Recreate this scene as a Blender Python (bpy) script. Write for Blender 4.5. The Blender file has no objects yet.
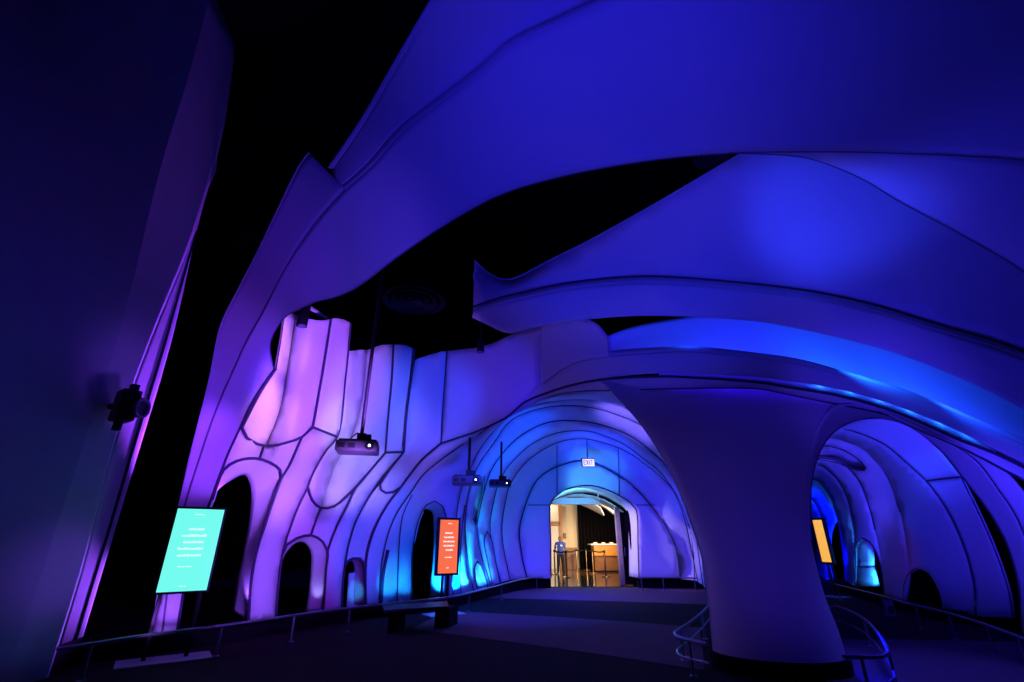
import bpy, bmesh, math, random
import numpy as np
from mathutils import Vector, Matrix
from mathutils.geometry import delaunay_2d_cdt

sc = bpy.context.scene
COL = sc.collection
R = math.radians

# ------------------------------------------------------------------ camera, world, lights, exposure
F = 468.0
PITCH = R(23.05)
CH = 1.5
cam_d = bpy.data.cameras.new('camera')
cam_d.sensor_width = 36.0
cam_d.lens = F / 1024 * 36
cam_d.clip_start = 0.05
cam = bpy.data.objects.new('camera', cam_d)
COL.objects.link(cam)
cam.location = (0, 0, CH)
cam.rotation_euler = (R(90) + PITCH, 0, 0)
sc.camera = cam

w = bpy.data.worlds.new('world')
sc.world = w
w.use_nodes = True
w.node_tree.nodes['Background'].inputs[0].default_value = (0.05, 0.02, 1.0, 1)
w.node_tree.nodes['Background'].inputs[1].default_value = 0.004
sc.view_settings.view_transform = 'Standard'
sc.view_settings.look = 'None'
sc.view_settings.exposure = 0.0
sc.view_settings.gamma = 1.0
sc.view_settings.use_curve_mapping = False

# ------------------------------------------------------------------ projection helpers
SP, CP = math.sin(PITCH), math.cos(PITCH)


def ray(px, py):
    a = (px - 512) / F
    b = (341 - py) / F
    return a, CP - b * SP, SP + b * CP


def at(px, py, Y):
    a, dy, dz = ray(px, py)
    t = Y / dy
    return Vector((a * t, Y, CH + dz * t))


BLUE = (0.030, 0.024, 1.0)
INDIGO = (0.09, 0.05, 1.0)
VIOLET = (0.16, 0.035, 1.0)
PURPLE = (0.36, 0.07, 1.0)
PINK = (0.55, 0.15, 1.0)
AZURE = (0.012, 0.09, 1.0)
CYAN = (0.01, 0.35, 1.0)
ICE = (0.45, 0.6, 1.0)
WARM = (1.0, 0.72, 0.42)


def light(kind, loc, target, color, power, size=0.3, cone=60, blend=0.8):
    d = bpy.data.lights.new(kind.lower() + '_light', kind)
    d.color = color
    d.energy = power
    if kind == 'SPOT':
        d.spot_size = R(cone)
        d.spot_blend = blend
        d.shadow_soft_size = size
    elif kind == 'AREA':
        d.shape = 'DISK'
        d.size = size
    else:
        d.shadow_soft_size = size
    o = bpy.data.objects.new(kind.lower() + '_light', d)
    COL.objects.link(o)
    o.location = loc
    if target is not None:
        o.rotation_euler = (Vector(target) - Vector(loc)).to_track_quat('-Z', 'Y').to_euler()
    return o


LIGHTS = [  # mostly added spots without fixtures, placed and fitted to tint the fabric
    # kind, location, target, colour, watts, size, cone
    # the big nearest arch and the panel on the far left
    ('SPOT', (-1.0, -0.5, 2.2), at(520, 110, 4.8), (0.025, 0.014, 1.000), 617.4, 0.4, 75),
    ('SPOT', (0.5, 0.5, 1.2), at(760, 70, 4.3), (0.031, 0.025, 1.000), 438.9, 0.4, 80),
    ('SPOT', (-1.5, 2.5, 1.2), at(350, 250, 6.5), (0.128, 0.050, 1.000), 284.4, 0.4, 38),
    ('SPOT', (-2.6, 4.8, 0.5), at(240, 370, 7.4), (0.160, 0.032, 1.000), 662.1, 0.2, 30),
    ('SPOT', (-2.6, 5.0, 2.8), at(207, 450, 7.6), (0.229, 0.038, 1.000), 751.6, 0.2, 28),
    ('SPOT', (-4.3, 6.4, 0.35), at(166, 610, 7.65), (0.295, 0.084, 1.000), 133.2, 0.1, 26),
    ('SPOT', (-2.0, 4.0, 2.0), at(285, 250, 6.6), (0.113, 0.001, 1.000), 149.5, 0.2, 26),
    ('SPOT', (-5.53, 8.9, 0.8), (-5.6, 6.95, 0.8), (0.280, 0.060, 1.000), 346.5, 0.1, 40),
    ('SPOT', (-5.53, 9.2, 1.2), (-5.6, 6.95, 4.2), (0.259, 0.039, 1.000), 2361, 0.1, 46),
    ('SPOT', (-3.4, 6.9, 2.5), at(120, 375, 6.4), (0.200, 0.050, 1.000), 48.4, 0.2, 34),
    ('SPOT', (-3.4, 6.9, 1.0), at(70, 570, 6.4), (0.200, 0.050, 1.000), 35.2, 0.2, 34),
    # second arch
    ('SPOT', (3.4, 5.75, 3.4), at(838, 192, 6.3), (0.020, 0.045, 1.000), 321.5, 0.3, 50),
    ('SPOT', (1.0, 4.5, 2.0), at(640, 245, 8.0), (0.016, 0.027, 1.000), 420.9, 0.3, 65),
    ('SPOT', (3.5, 5.0, 1.5), at(960, 280, 6.3), (0.028, 0.020, 1.000), 281.4, 0.3, 70),
    # tunnel-mouth arch: added lights behind the second arch's lip, in the trough and slot
    ('SPOT', at(690, 322, 8.3), at(690, 337, 9.6), (0.013, 0.055, 1.000), 70.48, 0.08, 140),
    ('SPOT', at(770, 327, 7.95), at(770, 338, 9.4), (0.009, 0.022, 1.000), 136.3, 0.08, 140),
    ('SPOT', at(865, 350, 7.5), at(865, 362, 9.2), (0.006, 0.095, 1.000), 169.5, 0.08, 140),
    ('SPOT', at(960, 382, 7.4), at(960, 400, 9.0), (0.007, 0.060, 1.000), 143.2, 0.08, 140),
    ('POINT', [at(660, 359, 9.1), at(730, 362, 8.75), at(800, 371, 8.55), at(870, 389, 8.4), at(940, 414, 8.3), at(1010, 444, 8.25)], None, (0.026, 0.000, 1.000), 12.79, 0.08, 0),
    ('POINT', [at(690, 372.5, 8.62), at(735, 374.8, 8.39), at(780, 378.5, 8.2)], None, (0.000, 0.000, 1.000), 0.001, 0.02, 0),
    ('POINT', [at(820, 384.2, 8.06), at(850, 389.8, 8.0), at(880, 398.5, 7.96), at(910, 409, 7.92), at(940, 421, 7.88), at(968, 433.5, 7.85)], None, (0.007, 0.135, 1.000), 1.329, 0.05, 0),
    ('SPOT', (0.8, 5.5, 2.2), at(560, 350, 9.4), (0.000, 0.000, 1.000), 0.001, 0.3, 35),
    ('SPOT', (3.0, 3.0, 1.6), at(760, 500, 7.0), (0.083, 0.031, 1.000), 89.99, 0.3, 60),
    ('SPOT', (3.2, 4.5, 1.8), at(860, 388, 7.9), (0.059, 0.024, 1.000), 190, 0.3, 36),
    # left wall
    ('SPOT', (-1.5, 6.0, 3.2), at(306, 372, 9.1), (0.000, 0.000, 1.000), 448.8, 0.2, 44),
    ('SPOT', (-0.8, 8.3, 4.0), at(262, 410, 8.7), (0.805, 0.313, 1.000), 667.3, 0.15, 24),
    ('SPOT', (-0.8, 8.3, 4.6), at(279, 345, 8.8), (1.000, 0.378, 1.000), 355, 0.15, 22),
    ('SPOT', (-1.3, 6.6, 3.2), at(318, 375, 9.4), (0.394, 0.107, 1.000), 1232, 0.1, 52),
    ('SPOT', (-1.6, 6.6, 2.4), at(285, 465, 9.0), (0.373, 0.126, 1.000), 820.3, 0.15, 40),
    ('SPOT', (-1.2, 7.2, 3.0), at(352, 428, 9.8), (0.600, 0.550, 1.000), 264.8, 0.1, 22),
    ('SPOT', (-3.3, 7.4, 2.4), at(341, 478, 9.9), (0.441, 0.294, 1.000), 407.2, 0.1, 30),
    ('SPOT', (-0.6, 7.2, 3.0), at(375, 410, 10.5), (0.138, 0.168, 1.000), 611.7, 0.2, 40),
    ('SPOT', (-0.4, 7.5, 3.4), at(430, 400, 11.5), (0.015, 0.045, 1.000), 839.5, 0.25, 40),
    ('SPOT', (-0.4, 7.5, 2.6), at(400, 465, 11.3), (0.160, 0.100, 1.000), 441.8, 0.25, 42),
    ('SPOT', (0.2, 7.5, 3.4), at(500, 375, 11.2), (0.018, 0.002, 1.000), 320.8, 0.25, 36),
    ('SPOT', (-1.8, 6.6, 0.8), at(268, 550, 8.8), (0.252, 0.076, 1.000), 624.5, 0.2, 56),
    ('SPOT', (-1.2, 7.0, 1.2), at(300, 490, 9.3), (0.000, 0.000, 1.000), 0.001, 0.2, 44),
    ('SPOT', (-0.9, 7.8, 0.8), at(338, 545, 10.4), (0.285, 0.016, 1.000), 191.6, 0.2, 52),
    ('SPOT', (-0.2, 8.6, 1.0), at(378, 535, 11.2), (0.000, 0.078, 1.000), 497.1, 0.2, 48),
    # uplights on the floor inside the openings and behind the ledge
    ('SPOT', at(246, 616, 8.75) + Vector((-0.20, 0.14, 0.1)), at(246, 616, 8.75) + Vector((-0.12, 0.30, 1.2)), (0.243, 0.070, 1.000), 21.84, 0.04, 70),
    ('SPOT', at(318, 607, 10.15) + Vector((-0.20, 0.14, 0.0)), at(318, 607, 10.15) + Vector((-0.10, 0.30, 0.7)), (0.346, 0.279, 1.000), 6.486, 0.04, 80),
    ('SPOT', at(357, 600, 10.5), at(355, 589, 11.5), (0.030, 0.380, 1.000), 16, 0.04, 30),
    ('SPOT', at(390, 600, 11.0), at(390, 586, 11.45), (0.007, 0.290, 1.000), 43.92, 0.04, 56),
    ('SPOT', at(406, 600, 11.25), at(406, 586, 11.7), (0.005, 0.300, 1.000), 23.35, 0.04, 50),
    ('SPOT', at(431, 597, 12.05), at(439, 584, 12.4), (0.002, 0.182, 1.000), 620.3, 0.04, 60),
    ('SPOT', at(458, 593, 12.75), at(457, 580, 13.2), (0.000, 0.144, 1.000), 1294, 0.04, 46),
    ('SPOT', at(468, 591, 13.1), at(466, 572, 13.6), (0.019, 0.473, 1.000), 223.8, 0.04, 56),
    ('SPOT', at(484, 588, 13.9), at(482, 576, 14.5), (0.012, 0.165, 1.000), 218.1, 0.04, 46),
    ('SPOT', at(495, 584, 14.35), at(491, 566, 15.05), (0.030, 0.400, 1.000), 60, 0.04, 60),
    ('SPOT', at(540, 580, 16.8), at(532, 556, 17.5), (0.000, 0.031, 1.000), 18.66, 0.05, 80),
    # door tunnel
    ('POINT', (1.6, 15.2, 1.0), None, (0.000, 0.000, 1.000), 82.95, 0.3, 0),
    ('SPOT', (2.6, 14.5, 2.0), at(515, 440, 14.5), (0.000, 0.066, 1.000), 550, 0.2, 60),
    ('SPOT', (2.2, 16.3, 2.4), at(592, 478, 17.9), (0.077, 0.508, 1.000), 119.6, 0.2, 70),
    ('SPOT', (1.6, 12.0, 2.0), at(632, 420, 13.6), (0.180, 0.118, 1.000), 797, 0.2, 40),
    ('SPOT', (1.5, 14.5, 1.5), at(665, 530, 17.0), (0.047, 0.021, 1.000), 473.4, 0.2, 60),
    ('SPOT', (1.0, 14.5, 1.6), at(600, 455, 16.6), (0.009, 0.028, 1.000), 833.4, 0.2, 50),
    ('SPOT', (0.4, 9.5, 1.6), at(462, 480, 12.8), (0.027, 0.028, 1.000), 403.5, 0.2, 40),
    ('SPOT', (1.8, 10.5, 3.0), at(600, 600, 15.5), (0.300, 0.120, 1.000), 90, 0.3, 50),
    ('SPOT', (2.7, 14.6, 4.2), (2.7, 16.4, 0), (0.320, 0.140, 1.000), 170, 0.3, 100),
    ('SPOT', (2.0, 18.2, 2.2), (3.95, 18.3, 1.6), (0.620, 0.420, 1.000), 303.3, 0.1, 70),
    ('SPOT', (-0.6, 9.0, 4.0), (0.2, 13.0, 0), (0.031, 0.043, 1.000), 688.5, 0.3, 70),
    # right tunnel
    ('SPOT', (6.5, 8.8, 1.0), at(890, 440, 10.7), (0.032, 0.042, 1.000), 274.2, 0.2, 50),
    ('SPOT', (6.8, 11.0, 0.9), at(895, 545, 12.3), (1.000, 0.000, 1.000), 5.05, 0.2, 40),
    ('SPOT', (7.2, 12.0, 0.8), at(850, 455, 13.5), (0.051, 0.034, 1.000), 309.3, 0.2, 60),
    ('SPOT', (7.6, 12.6, 0.9), at(856, 510, 15.0), (0.036, 0.026, 1.000), 265.3, 0.2, 60),
    ('SPOT', at(873, 582, 13.3), at(865, 560, 15.2), (0.017, 0.253, 1.000), 434.1, 0.05, 44),
    ('SPOT', (9.6, 16.6, 0.5), at(825, 530, 20.5), (0.000, 0.001, 1.000), 3000, 0.1, 60),
    ('SPOT', (6.0, 6.3, 0.9), at(990, 500, 8.6), (0.043, 0.022, 1.000), 511.4, 0.2, 60),
    ('SPOT', (4.8, 8.4, 0.8), at(826, 600, 7.1), (0.000, 0.000, 1.000), 712.4, 0.1, 60),
    ('SPOT', (5.0, 6.0, 4.0), at(950, 660, 6.7), (0.067, 0.063, 1.000), 252.7, 0.3, 50),
]
LIGHT_OBJECTS = []
for a in LIGHTS:
    spots = a[1] if isinstance(a[1], list) else [a[1]]
    LIGHT_OBJECTS.append([light(a[0], p, *a[2:]) for p in spots])

# ------------------------------------------------------------------ more projection helpers
def at_z(px, py, z=0.0):
    a, dy, dz = ray(px, py)
    t = (z - CH) / dz
    return Vector((a * t, dy * t, z))


def at_plane(px, py, p0, p1):
    """hit of the view ray with the upright plane through two plan points"""
    nx, ny = -(p1[1] - p0[1]), p1[0] - p0[0]
    a, dy, dz = ray(px, py)
    t = (nx * p0[0] + ny * p0[1]) / (nx * a + ny * dy)
    return Vector((a * t, dy * t, CH + dz * t))


def smooth(pts, step=6.0):
    """centripetal Catmull-Rom through points of any dimension, resampled about every `step` pixels"""
    P = [np.array(p, float) for p in pts]
    if len(P) < 3:
        out = []
        d = np.linalg.norm((P[1] - P[0])[:2])
        n = max(1, int(d / step))
        return [P[0] + (P[1] - P[0]) * k / n for k in range(n + 1)]
    P = [2 * P[0] - P[1]] + P + [2 * P[-1] - P[-2]]
    out = []
    for i in range(1, len(P) - 2):
        p0, p1, p2, p3 = P[i - 1:i + 3]
        d = lambda u, v: max(1e-4, np.linalg.norm((u - v)[:2])) ** 0.5
        t0 = 0.0
        t1 = t0 + d(p0, p1)
        t2 = t1 + d(p1, p2)
        t3 = t2 + d(p2, p3)
        n = max(1, int(np.linalg.norm((p2 - p1)[:2]) / step))
        for k in range(n):
            t = t1 + (t2 - t1) * k / n
            A1 = (t1 - t) / (t1 - t0) * p0 + (t - t0) / (t1 - t0) * p1
            A2 = (t2 - t) / (t2 - t1) * p1 + (t - t1) / (t2 - t1) * p2
            A3 = (t3 - t) / (t3 - t2) * p2 + (t - t2) / (t3 - t2) * p3
            B1 = (t2 - t) / (t2 - t0) * A1 + (t - t0) / (t2 - t0) * A2
            B2 = (t3 - t) / (t3 - t1) * A2 + (t - t1) / (t3 - t1) * A3
            out.append((t2 - t) / (t2 - t1) * B1 + (t - t1) / (t2 - t1) * B2)
    out.append(P[-2])
    return out


def resample(P, n):
    P = np.array(P, float)
    L = np.concatenate([[0], np.cumsum(np.linalg.norm(np.diff(P[:, :2], axis=0), axis=1))])
    q = np.linspace(0, L[-1], n)
    return np.stack([np.interp(q, L, P[:, k]) for k in range(P.shape[1])], 1)


def tps(ctrl):
    C = np.array(ctrl, float)
    X = C[:, :2] / 100.0
    n = len(X)
    d = np.linalg.norm(X[:, None] - X[None], axis=2)
    K = np.where(d > 0, d * d * np.log(d + 1e-12), 0) + np.eye(n) * 1e-3
    Pm = np.hstack([np.ones((n, 1)), X])
    A = np.zeros((n + 3, n + 3))
    A[:n, :n] = K
    A[:n, n:] = Pm
    A[n:, :n] = Pm.T
    s = np.linalg.solve(A, np.concatenate([C[:, 2], np.zeros(3)]))

    def f(px, py):
        q = np.array([px, py]) / 100.0
        r = np.linalg.norm(X - q, axis=1)
        return float((np.where(r > 0, r * r * np.log(r + 1e-12), 0) * s[:n]).sum() + s[n] + s[n + 1] * q[0] + s[n + 2] * q[1])
    return f


# ------------------------------------------------------------------ materials
def mat(name, color, rough=0.8, metal=0.0, emit=None, strength=1.0, noise=0.0, nscale=8.0, bump=0.0, bscale=200.0, spec=0.3):
    m = bpy.data.materials.new(name)
    m.use_nodes = True
    nt = m.node_tree
    b = nt.nodes['Principled BSDF']
    b.inputs['Base Color'].default_value = (*color, 1)
    b.inputs['Roughness'].default_value = rough
    b.inputs['Metallic'].default_value = metal
    b.inputs['Specular IOR Level'].default_value = spec
    if emit:
        b.inputs['Emission Color'].default_value = (*emit, 1)
        b.inputs['Emission Strength'].default_value = strength
    tc = nt.nodes.new('ShaderNodeTexCoord')
    if noise:
        n = nt.nodes.new('ShaderNodeTexNoise')
        n.inputs['Scale'].default_value = nscale
        n.inputs['Detail'].default_value = 4
        nt.links.new(tc.outputs['Object'], n.inputs['Vector'])
        mx = nt.nodes.new('ShaderNodeMixRGB')
        mx.blend_type = 'MULTIPLY'
        mx.inputs[0].default_value = noise
        mx.inputs[1].default_value = (*color, 1)
        nt.links.new(n.outputs['Fac'], mx.inputs[2])
        nt.links.new(mx.outputs[0], b.inputs['Base Color'])
    if bump:
        n2 = nt.nodes.new('ShaderNodeTexNoise')
        n2.inputs['Scale'].default_value = bscale
        nt.links.new(tc.outputs['Object'], n2.inputs['Vector'])
        bp = nt.nodes.new('ShaderNodeBump')
        bp.inputs['Strength'].default_value = bump
        bp.inputs['Distance'].default_value = 0.01
        nt.links.new(n2.outputs['Fac'], bp.inputs['Height'])
        nt.links.new(bp.outputs['Normal'], b.inputs['Normal'])
    return m


M = {
    'fabric': mat('white_stretch_fabric', (0.80, 0.80, 0.80), 0.75, noise=0.08, nscale=1.5, bump=0.05, bscale=300, spec=0.15),
    'seam': mat('dark_seam_piping', (0.06, 0.045, 0.10), 0.7),
    'seam_shade': mat('grey_seam_shade', (0.22, 0.2, 0.26), 0.7),  # thin grey tubes standing in for soft shade along the seams
    'black': mat('matt_black_paint', (0.012, 0.012, 0.014), 0.85, noise=0.3, spec=0.05),
    'void': mat('black_drape', (0.006, 0.006, 0.007), 0.95, noise=0.4, nscale=3, spec=0.0),
    'carpet': mat('charcoal_carpet', (0.055, 0.030, 0.040), 0.95, noise=0.5, nscale=60, bump=0.3, bscale=250, spec=0.05),
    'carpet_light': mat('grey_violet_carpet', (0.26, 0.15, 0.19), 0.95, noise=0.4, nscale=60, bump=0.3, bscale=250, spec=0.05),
    'steel': mat('brushed_steel', (0.36, 0.36, 0.40), 0.38, 1.0, noise=0.15, nscale=30),
    'plastic': mat('black_plastic', (0.018, 0.018, 0.022), 0.45, noise=0.2, nscale=20),
    'greyplastic': mat('grey_projector_plastic', (0.11, 0.105, 0.125), 0.5, noise=0.1, nscale=20),
    'lens': mat('lit_projector_lens', (0.9, 0.95, 1.0), 0.1, emit=(0.9, 0.95, 1.0), strength=3.0, noise=0.05),
    'glass': mat('lamp_glass', (0.25, 0.2, 0.35), 0.1, noise=0.05),
    'grille': mat('dark_grille', (0.03, 0.03, 0.04), 0.6, noise=0.2),
    'diffuser': mat('painted_metal_dark', (0.05, 0.05, 0.06), 0.5, noise=0.2),
    'cyan': mat('cyan_display', (0.05, 0.05, 0.05), 0.3, emit=(0.17, 0.97, 0.86), strength=1.0, noise=0.02),
    'orange': mat('orange_display', (0.05, 0.05, 0.05), 0.3, emit=(0.95, 0.155, 0.035), strength=1.0, noise=0.02),
    'yellow': mat('yellow_display', (0.05, 0.05, 0.05), 0.3, emit=(0.95, 0.47, 0.06), strength=1.0, noise=0.02),
    'whitetext': mat('white_display_text', (0.05, 0.05, 0.05), 0.3, emit=(0.95, 0.9, 0.85), strength=1.0, noise=0.02),
    'cyantext': mat('pale_display_text', (0.05, 0.05, 0.05), 0.3, emit=(0.75, 1.0, 1.0), strength=1.0, noise=0.02),
    'exit': mat('lit_exit_face', (0.8, 0.8, 0.8), 0.4, emit=(0.95, 0.9, 0.95), strength=1.0, noise=0.02),
    'exit_red': mat('red_exit_letters', (0.3, 0.05, 0.04), 0.5, emit=(0.16, 0.07, 0.06), strength=1.0, noise=0.02),
    'cream': mat('cream_plaster', (0.80, 0.66, 0.46), 0.8, noise=0.1, nscale=4),
    'wood': mat('honey_wood', (0.50, 0.19, 0.03), 0.4, noise=0.5, nscale=6),
    'wooddark': mat('brown_wood', (0.17, 0.06, 0.02), 0.4, noise=0.5, nscale=6),
    'brass': mat('brass_post', (0.55, 0.36, 0.18), 0.3, 1.0, noise=0.1),
    'terrazzo': mat('polished_brown_stone', (0.16, 0.075, 0.045), 0.12, noise=0.4, nscale=3, spec=0.6),
    'curtain': mat('black_velvet', (0.008, 0.007, 0.008), 0.95, noise=0.4, nscale=3, spec=0.0),
    'marble': mat('pale_stone', (0.55, 0.45, 0.38), 0.4, noise=0.5, nscale=9),
    'skin': mat('brown_skin', (0.22, 0.10, 0.06), 0.55, noise=0.1),
    'hair': mat('dark_hair', (0.02, 0.012, 0.01), 0.6, noise=0.3),
    'shirt': mat('blue_polo_cloth', (0.03, 0.07, 0.42), 0.8, noise=0.2),
    'trousers': mat('navy_trouser_cloth', (0.012, 0.012, 0.035), 0.85, noise=0.2),
    'white': mat('white_paint', (0.75, 0.72, 0.68), 0.5, noise=0.05),
    'belt': mat('black_belt_webbing', (0.015, 0.012, 0.015), 0.8, noise=0.2),
    'signgrey': mat('pale_sign_paint', (0.45, 0.42, 0.40), 0.6, noise=0.1),
}


# ------------------------------------------------------------------ object helpers
def tag(o, label=None, cat=None, group=None, kind=None):
    if label:
        o['label'] = label
    if cat:
        o['category'] = cat
    if group:
        o['group'] = group
    if kind:
        o['kind'] = kind
    return o


def empty(name, loc, label=None, cat=None, group=None, kind=None):
    o = bpy.data.objects.new(name, None)
    COL.objects.link(o)
    o.location = loc
    o.empty_display_size = 0.2
    return tag(o, label, cat, group, kind)


def wloc(o):
    v = Vector((0, 0, 0))
    while o is not None:
        v += o.location
        o = o.parent
    return v


class MB:
    """collects shapes in world coordinates; build() links them as one mesh object"""

    def __init__(s):
        s.v, s.f = [], []

    def add(s, v, f):
        k = len(s.v)
        s.v += [Vector(p) for p in v]
        s.f += [tuple(i + k for i in q) for q in f]
        return s

    def box(s, c, d, rz=0.0, rx=0.0, ry=0.0):
        m = Matrix.Rotation(rz, 3, 'Z') @ Matrix.Rotation(ry, 3, 'Y') @ Matrix.Rotation(rx, 3, 'X')
        v = [Vector(c) + m @ Vector((x * d[0] / 2, y * d[1] / 2, z * d[2] / 2)) for x in (-1, 1) for y in (-1, 1) for z in (-1, 1)]
        return s.add(v, [(0, 1, 3, 2), (4, 6, 7, 5), (0, 4, 5, 1), (2, 3, 7, 6), (0, 2, 6, 4), (1, 5, 7, 3)])

    def tube(s, pts, r, n=8, closed=False):
        P = [Vector(p) for p in pts]
        k0 = len(P)
        vs, fs = [], []
        prev = None
        for i, p in enumerate(P):
            if closed:
                t = P[(i + 1) % k0] - P[i - 1]
            else:
                t = P[min(i + 1, k0 - 1)] - P[max(i - 1, 0)]
            if t.length < 1e-9:
                t = Vector((0, 0, 1))
            t.normalize()
            if prev is None:
                u = t.cross(Vector((0, 0, 1)))
                if u.length < 1e-3:
                    u = t.cross(Vector((1, 0, 0)))
            else:
                u = prev - t * prev.dot(t)
            u.normalize()
            prev = u
            q = t.cross(u)
            rr = r[i] if isinstance(r, (list, tuple)) else r
            for k in range(n):
                a = 2 * math.pi * k / n
                vs.append(p + (u * math.cos(a) + q * math.sin(a)) * rr)
        m = k0 if closed else k0 - 1
        for i in range(m):
            j = (i + 1) % k0
            for k in range(n):
                fs.append((i * n + k, i * n + (k + 1) % n, j * n + (k + 1) % n, j * n + k))
        if not closed:
            fs.append(tuple(range(n))[::-1])
            fs.append(tuple((k0 - 1) * n + k for k in range(n)))
        return s.add(vs, fs)

    def cyl(s, a, b, r, n=16, r2=None):
        return s.tube([a, b], [r, r if r2 is None else r2], n)

    def lathe(s, c, prof, n=24, caps=True):
        vs, fs = [], []
        for r, z in prof:
            for k in range(n):
                a = 2 * math.pi * k / n
                vs.append(Vector(c) + Vector((r * math.cos(a), r * math.sin(a), z)))
        for i in range(len(prof) - 1):
            for k in range(n):
                fs.append((i * n + k, i * n + (k + 1) % n, (i + 1) * n + (k + 1) % n, (i + 1) * n + k))
        if caps:
            fs.append(tuple(range(n))[::-1])
            fs.append(tuple((len(prof) - 1) * n + k for k in range(n)))
        return s.add(vs, fs)

    def prism(s, poly, vec):
        """closed polygon of 3D points pushed along vec"""
        n = len(poly)
        vec = Vector(vec)
        v = [Vector(p) for p in poly] + [Vector(p) + vec for p in poly]
        f = [tuple(range(n))[::-1], tuple(range(n, 2 * n))]
        f += [(i, (i + 1) % n, n + (i + 1) % n, n + i) for i in range(n)]
        return s.add(v, f)

    def build(s, name, m, parent=None, flat=False, bevel=0.0, thick=0.0, camside=False):
        me = bpy.data.meshes.new(name)
        xs = np.array([tuple(p) for p in s.v])
        o = bpy.data.objects.new(name, me)
        if parent is None:
            loc = Vector(((xs[:, 0].min() + xs[:, 0].max()) / 2, (xs[:, 1].min() + xs[:, 1].max()) / 2, xs[:, 2].min()))
        else:
            loc = Vector((0, 0, 0))
        base = loc if parent is None else wloc(parent)
        me.from_pydata([tuple(p - base) for p in s.v], [], s.f)
        COL.objects.link(o)
        o.location = loc
        o.parent = parent
        me.materials.append(m)
        bm = bmesh.new()
        bm.from_mesh(me)
        if camside:
            c = Vector((0, 0, CH)) - base
            for f in bm.faces:
                f.normal_update()
                if f.normal.dot(c - f.calc_center_median()) < 0:
                    f.normal_flip()
        else:
            bmesh.ops.recalc_face_normals(bm, faces=bm.faces[:])
        for f in bm.faces:
            f.smooth = not flat
        bm.to_mesh(me)
        bm.free()
        if thick:
            md = o.modifiers.new('thickness', 'SOLIDIFY')
            md.thickness = thick
            md.offset = -1
        if bevel:
            md = o.modifiers.new('bevel', 'BEVEL')
            md.width = bevel
            md.segments = 2
            md.limit_method = 'ANGLE'
        if not flat and not camside:
            try:
                me.set_sharp_from_angle(angle=R(38))
            except Exception:
                pass
        return o


def pt3(p, depth=None):
    if depth is None:
        return at(p[0], p[1], p[2])
    return at(p[0], p[1], depth(p[0], p[1]) + (p[2] if len(p) > 2 else 0.0))


def loft(name, A, B, m=None, parent=None, nv=10, bulge=0.0, thick=0.04, step=8.0, depth=None, curve=None):
    A, B = smooth(A, step), smooth(B, step)
    n = max(len(A), len(B), 6)
    A, B = resample(A, n), resample(B, n)
    mb = MB()
    vs = []
    for i in range(n):
        p, q = pt3(A[i], depth), pt3(B[i], depth)
        dist = (p - q).length
        out = ((p + q) / 2 - Vector((0, 0, CH))).normalized()
        for k in range(nv + 1):
            t = k / nv
            vs.append(p.lerp(q, t) + out * bulge * dist * math.sin(math.pi * t))
    fs = [(i * (nv + 1) + k, i * (nv + 1) + k + 1, (i + 1) * (nv + 1) + k + 1, (i + 1) * (nv + 1) + k) for i in range(n - 1) for k in range(nv)]
    mb.add(vs, fs)
    return mb.build(name, m or M['fabric'], parent, thick=thick, camside=True)


def inside(P, poly):
    x, y = P[:, 0], P[:, 1]
    r = np.zeros(len(P), bool)
    n = len(poly)
    for i in range(n):
        x1, y1 = poly[i]
        x2, y2 = poly[(i + 1) % n]
        c = ((y1 > y) != (y2 > y)) & (x < (x2 - x1) * (y - y1) / (y2 - y1 + 1e-12) + x1)
        r ^= c
    return r


def segdist(P, poly, closed=True):
    best = np.full(len(P), 1e9)
    n = len(poly)
    for i in range(n if closed else n - 1):
        a, b = poly[i], poly[(i + 1) % n]
        ab = b - a
        t = np.clip(((P - a) @ ab) / (ab @ ab + 1e-12), 0, 1)
        best = np.minimum(best, np.linalg.norm(P - (a + t[:, None] * ab), axis=1))
    return best


def polyof(curves, step=5.0):
    out = []
    for c in curves:
        for p in smooth(c, step):
            p = p[:2]
            if not out or np.linalg.norm(out[-1] - p) > 0.4:
                out.append(p)
    if np.linalg.norm(out[0] - out[-1]) < 0.4:
        out.pop()
    return np.array(out)


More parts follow.
